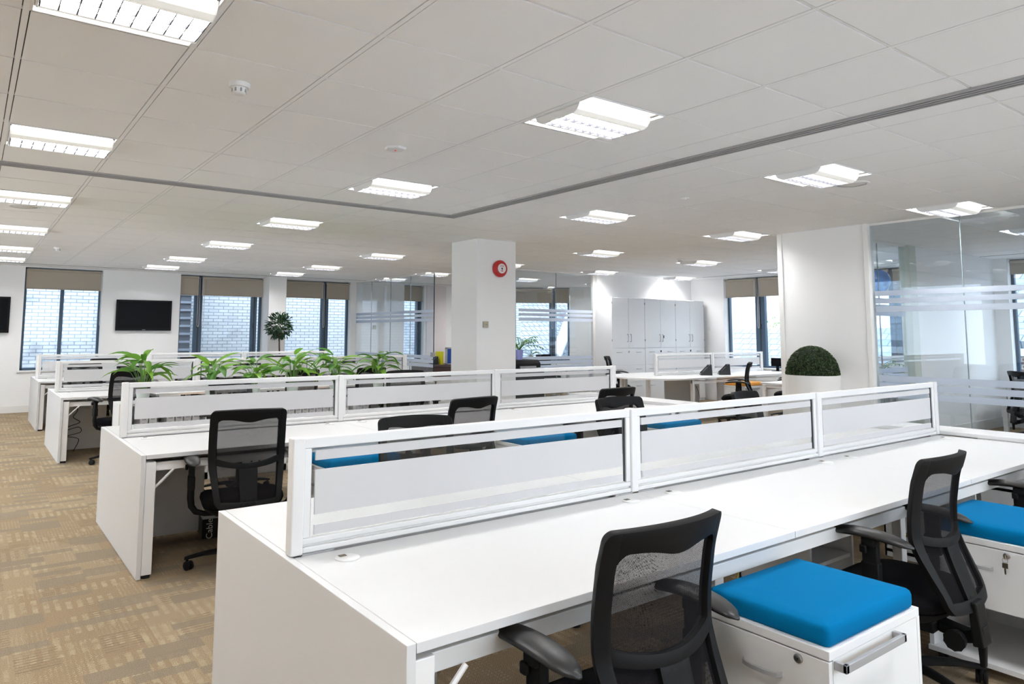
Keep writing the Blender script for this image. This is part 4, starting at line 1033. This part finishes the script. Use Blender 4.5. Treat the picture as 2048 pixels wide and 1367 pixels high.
# ------------------------------------------------------------------ small things under the desks
r=thing('carton','black carton with white printing under the second bench desk','box',(1.40,5.36,0),-.12)
MB().box((0,0,0),(.42,.24,.135)).build('case',M['boxblack'],r,bevel=.003); MB().box((.002,.002,.1355),(.418,.238,.1365)).build('lid',M['boxtop'],r)
text('Cable',.06,M['text'],r,(.05,-.0008,.068),(PI/2,-PI/2,0)); text('030',.075,M['boxtop'],r,(-.0008,.12,.075),(PI/2,0,-PI/2))
def cable(pts,label,mat='cablecol',rad=.004,name='cable'):
    # smooth with Catmull-Rom
    P=[Vector(p) for p in pts]; out=[]
    for i in range(len(P)-1):
        a,b_,c,d=P[max(i-1,0)],P[i],P[i+1],P[min(i+2,len(P)-1)]
        for k in range(6):
            t=k/6; out.append(.5*((2*b_)+(c-a)*t+(2*a-5*b_+4*c-d)*t*t+(-a+3*b_-3*c+d)*t**3))
    out.append(P[-1]); return tag(MB().tube(out,rad,6).build(name,M[mat],smooth=True),label,'cable')
y3=ROWS[2][0]; rnd=random.Random(2)
cable([(1.10,y3-.10,.60),(1.12,y3-.12,.50),(1.08,y3-.1,.42),(1.15,y3-.14,.36),(1.03,y3-.12,.31),(1.0,y3-.14,.27),(1.14,y3-.13,.30),(1.16,y3-.15,.24),(1.02,y3-.12,.20),(1.10,y3-.14,.18),(1.15,y3-.12,.14),(1.10,y3-.10,.01)],'tangled black cable hanging under the left end of the third bench desk')
y4=ROWS[3][0]; cable([(1.05,y4-.2,.60),(1.10,y4-.25,.45),(1.04,y4-.2,.30),(1.12,y4-.25,.18),(1.05,y4-.2,.01)],'black cable hanging under the left end of the rearmost bench desk')
cable([(10.45,8.2,.60),(10.55,8.18,.50),(10.58,8.15,.35),(10.56,8.16,.15),(10.6,8.2,.01)],'black cable hanging under the rounded desk')
cable([(2.30,1.72,.45),(2.38,1.70,.49),(2.46,1.72,.47),(2.42,1.75,.42),(2.32,1.73,.42),(2.36,1.70,.50),(2.46,1.74,.50),(2.55,1.78,.55)],'loose yellow cable under the front desk behind the nearest pedestal','cableyel',.0035)
cable([(3.85,1.72,.45),(3.92,1.70,.50),(4.0,1.72,.47),(3.95,1.75,.42),(3.88,1.73,.44),(3.95,1.70,.52),(4.05,1.78,.56)],'loose yellow cable under the front desk beyond the second chair','cableyel',.0035)
# low open units under the front desk
def open_unit(x,y,label):
    r=thing('open_shelf_unit',label,'shelf unit',(x,y,0),0,'white open units under the front desk'); w,d,h=.42,.40,.58
    b=MB(); b.box((0,0,0),(.018,d,h)); b.box((w-.018,0,0),(w,d,h)); b.box((0,d-.012,0),(w,d,h)); b.box((0,0,h-.02),(w,d,h)); b.box((0,0,.03),(w,d,.05)); b.build('carcass',M['laminate'],r); MB().box((.018,.01,.30),(w-.018,d-.012,.318)).build('shelf',M['laminate'],r)
open_unit(3.35,1.95,'white open shelf unit under the front desk behind the second chair'); open_unit(4.95,1.95,'white open shelf unit under the far end of the front desk')

# ------------------------------------------------------------------ outside
tag(MB().box((-8,18.2,-6),(14.5,18.6,5.5)).build('neighbour_building',M['brick']),'white painted brick building outside the back windows','building')
r=thing('neighbour_wing','grey louvred plant wall outside the second back window','building',(3.0,17.3,-4)); MB().box((0,0,0),(1.08,.85,7.5)).build('wall',M['louvre'],r)
b=MB()
for k in range(40): b.box((-.03,-.03,k*.18),(1.1,0,k*.18+.05))
b.build('slats',pbr('pale_slats',(.22,.25,.30),.6),r)
tag(MB().box((-20,-20,-6.3),(60,60,-6)).build('street_ground',M['pale']),'pale ground outside far below the windows','ground',kind='structure')
def roof(name,label,pts,mat,th=.25,cat='roof'):
    P=[Vector(p) for p in pts]; n=(P[1]-P[0]).cross(P[3]-P[0]).normalized()
    return MB().rings([[p for p in P],[p-n*th for p in P]]).build(name,mat)
sl=thing('slate_roof_house','grey slate roofed house outside the right-hand windows','building',(0,0,0))
o=roof('roof','',[(17.2,7.0,-.6),(17.2,22,-.6),(20.4,22,1.42),(20.4,7.0,1.42)],M['slate']); o.parent=sl; o=roof('rear_roof','',[(20.4,7.0,1.42),(20.4,22,1.42),(24,22,-1),(24,7.0,-1)],M['slate']); o.parent=sl
MB().box((20.3,7,1.38),(20.5,22,1.5)).build('ridge',M['lead'],sl); MB().box((17.5,7.2,-6),(23.5,21.8,-.8)).build('wall',M['brickred'],sl)
br=thing('brick_house','brown brick house with a slate roof outside the glass office','building',(0,0,0)); MB().box((17.6,-6,-6),(24,6.6,1.15)).build('wall',M['brickred'],br)
o=roof('roof','',[(17.3,-6.2,1.1),(17.3,6.8,1.1),(21,6.8,3.0),(21,-6.2,3.0)],M['slate']); o.parent=br; MB().box((17.2,-6.2,1.02),(17.45,6.8,1.17)).build('gutter',M['lead'],br); 
tr=thing('tiled_roof_house','tiled roof with a pale stone ridge outside the corner window','building',(0,0,0))
o=roof('roof','',[(11.5,19.5,-.2),(26,19.0,-.2),(26,27,4.6),(11.5,27.5,4.6)],M['tileroof']); o.parent=tr
MB().tube([(17.2,19.6,.55),(18.6,20.8,1.1),(21.5,23.2,2.6)],[.22,.22,.22],8).build('hip_ridge',M['lead'],tr,smooth='auto'); MB().box((11.8,19.9,-6),(26,26,-.3)).build('wall',M['pale'],tr)
tag(MB().box((34,2,-6),(40,30,5.2)).build('pale_building',M['pale']),'pale distant building beyond the slate roof','building')
rnd=random.Random(12)
def bush(x,y,z,s,label,n=260):
    r=thing('tree',label,'tree',(x,y,-6)); MB().tube([(0,0,0),(.05,0,z+6-s*.4)],[.12,.06],8).build('trunk',M['trunk'],r); lf=MB()
    for k in range(n):
        v=Vector((rnd.gauss(0,1),rnd.gauss(0,1),rnd.gauss(0,.8))); v=v.normalized()*s*rnd.random()**.4; leaf_blade(lf,Vector((0,0,z+6))+v,v+Vector((0,0,.3)),.12,.035,.4,n=2)
    lf.build('foliage',leafmat('far_leaf',(.16,.28,.12),(.30,.42,.18),.3),r)
bush(24.5,15.5,1.45,.8,'pale green tree tops beyond the slate roof ridge'); bush(24.5,12.6,1.3,.6,'small pale green tree beyond the slate roof, nearer the partition')

# ------------------------------------------------------------------ light
w=D.worlds.new('World'); S.world=w; w.use_nodes=True; nt=w.node_tree; nt.nodes.clear(); bg=nt.nodes.new('ShaderNodeBackground'); ow=nt.nodes.new('ShaderNodeOutputWorld'); nt.links.new(bg.outputs[0],ow.inputs[0])
bg.inputs[0].default_value=(.78,.89,1.0,1); bg.inputs[1].default_value=2.7
sd=D.lights.new('overcast_sun','SUN'); sd.energy=4.5; sd.angle=math.radians(60); sd.color=(.85,.93,1); so=D.objects.new('overcast_sun',sd); C.objects.link(so); so.rotation_euler=Euler((0,math.radians(-38),0))

# ------------------------------------------------------------------ camera
cam=D.cameras.new('Camera'); co=D.objects.new('Camera',cam); C.objects.link(co); S.camera=co
F_,CX,CY=1415.3475,990.402,532.394; YAW,PIT,ROL=.934,.0946,.0025
import json as _j
cam.sensor_fit='HORIZONTAL'; cam.sensor_width=36; cam.lens=F_/2048*36; cam.shift_x=(1024-CX)/2048; cam.shift_y=-(683.5-CY)/2048; cam.clip_start=.05; cam.clip_end=200
Fw=Vector((math.cos(YAW)*math.cos(PIT),math.sin(YAW)*math.cos(PIT),math.sin(PIT))); Rt=Vector((math.sin(YAW),-math.cos(YAW),0)); U=Rt.cross(Fw)
R2=Rt*math.cos(ROL)+U*math.sin(ROL); U2=U*math.cos(ROL)-Rt*math.sin(ROL)
mm=Matrix((R2,U2,-Fw)).transposed().to_4x4(); mm.translation=Vector((0,0,H)); co.matrix_world=mm

S.view_settings.view_transform='Standard'; S.view_settings.look='None'; S.view_settings.gamma=1; S.view_settings.use_curve_mapping=False; S.view_settings.exposure=1.0
cy=S.cycles
cy.max_bounces=12; cy.diffuse_bounces=7; cy.glossy_bounces=3; cy.transmission_bounces=8; cy.transparent_max_bounces=32; cy.caustics_reflective=False; cy.caustics_refractive=False; cy.sample_clamp_indirect=6
cy.use_denoising=True
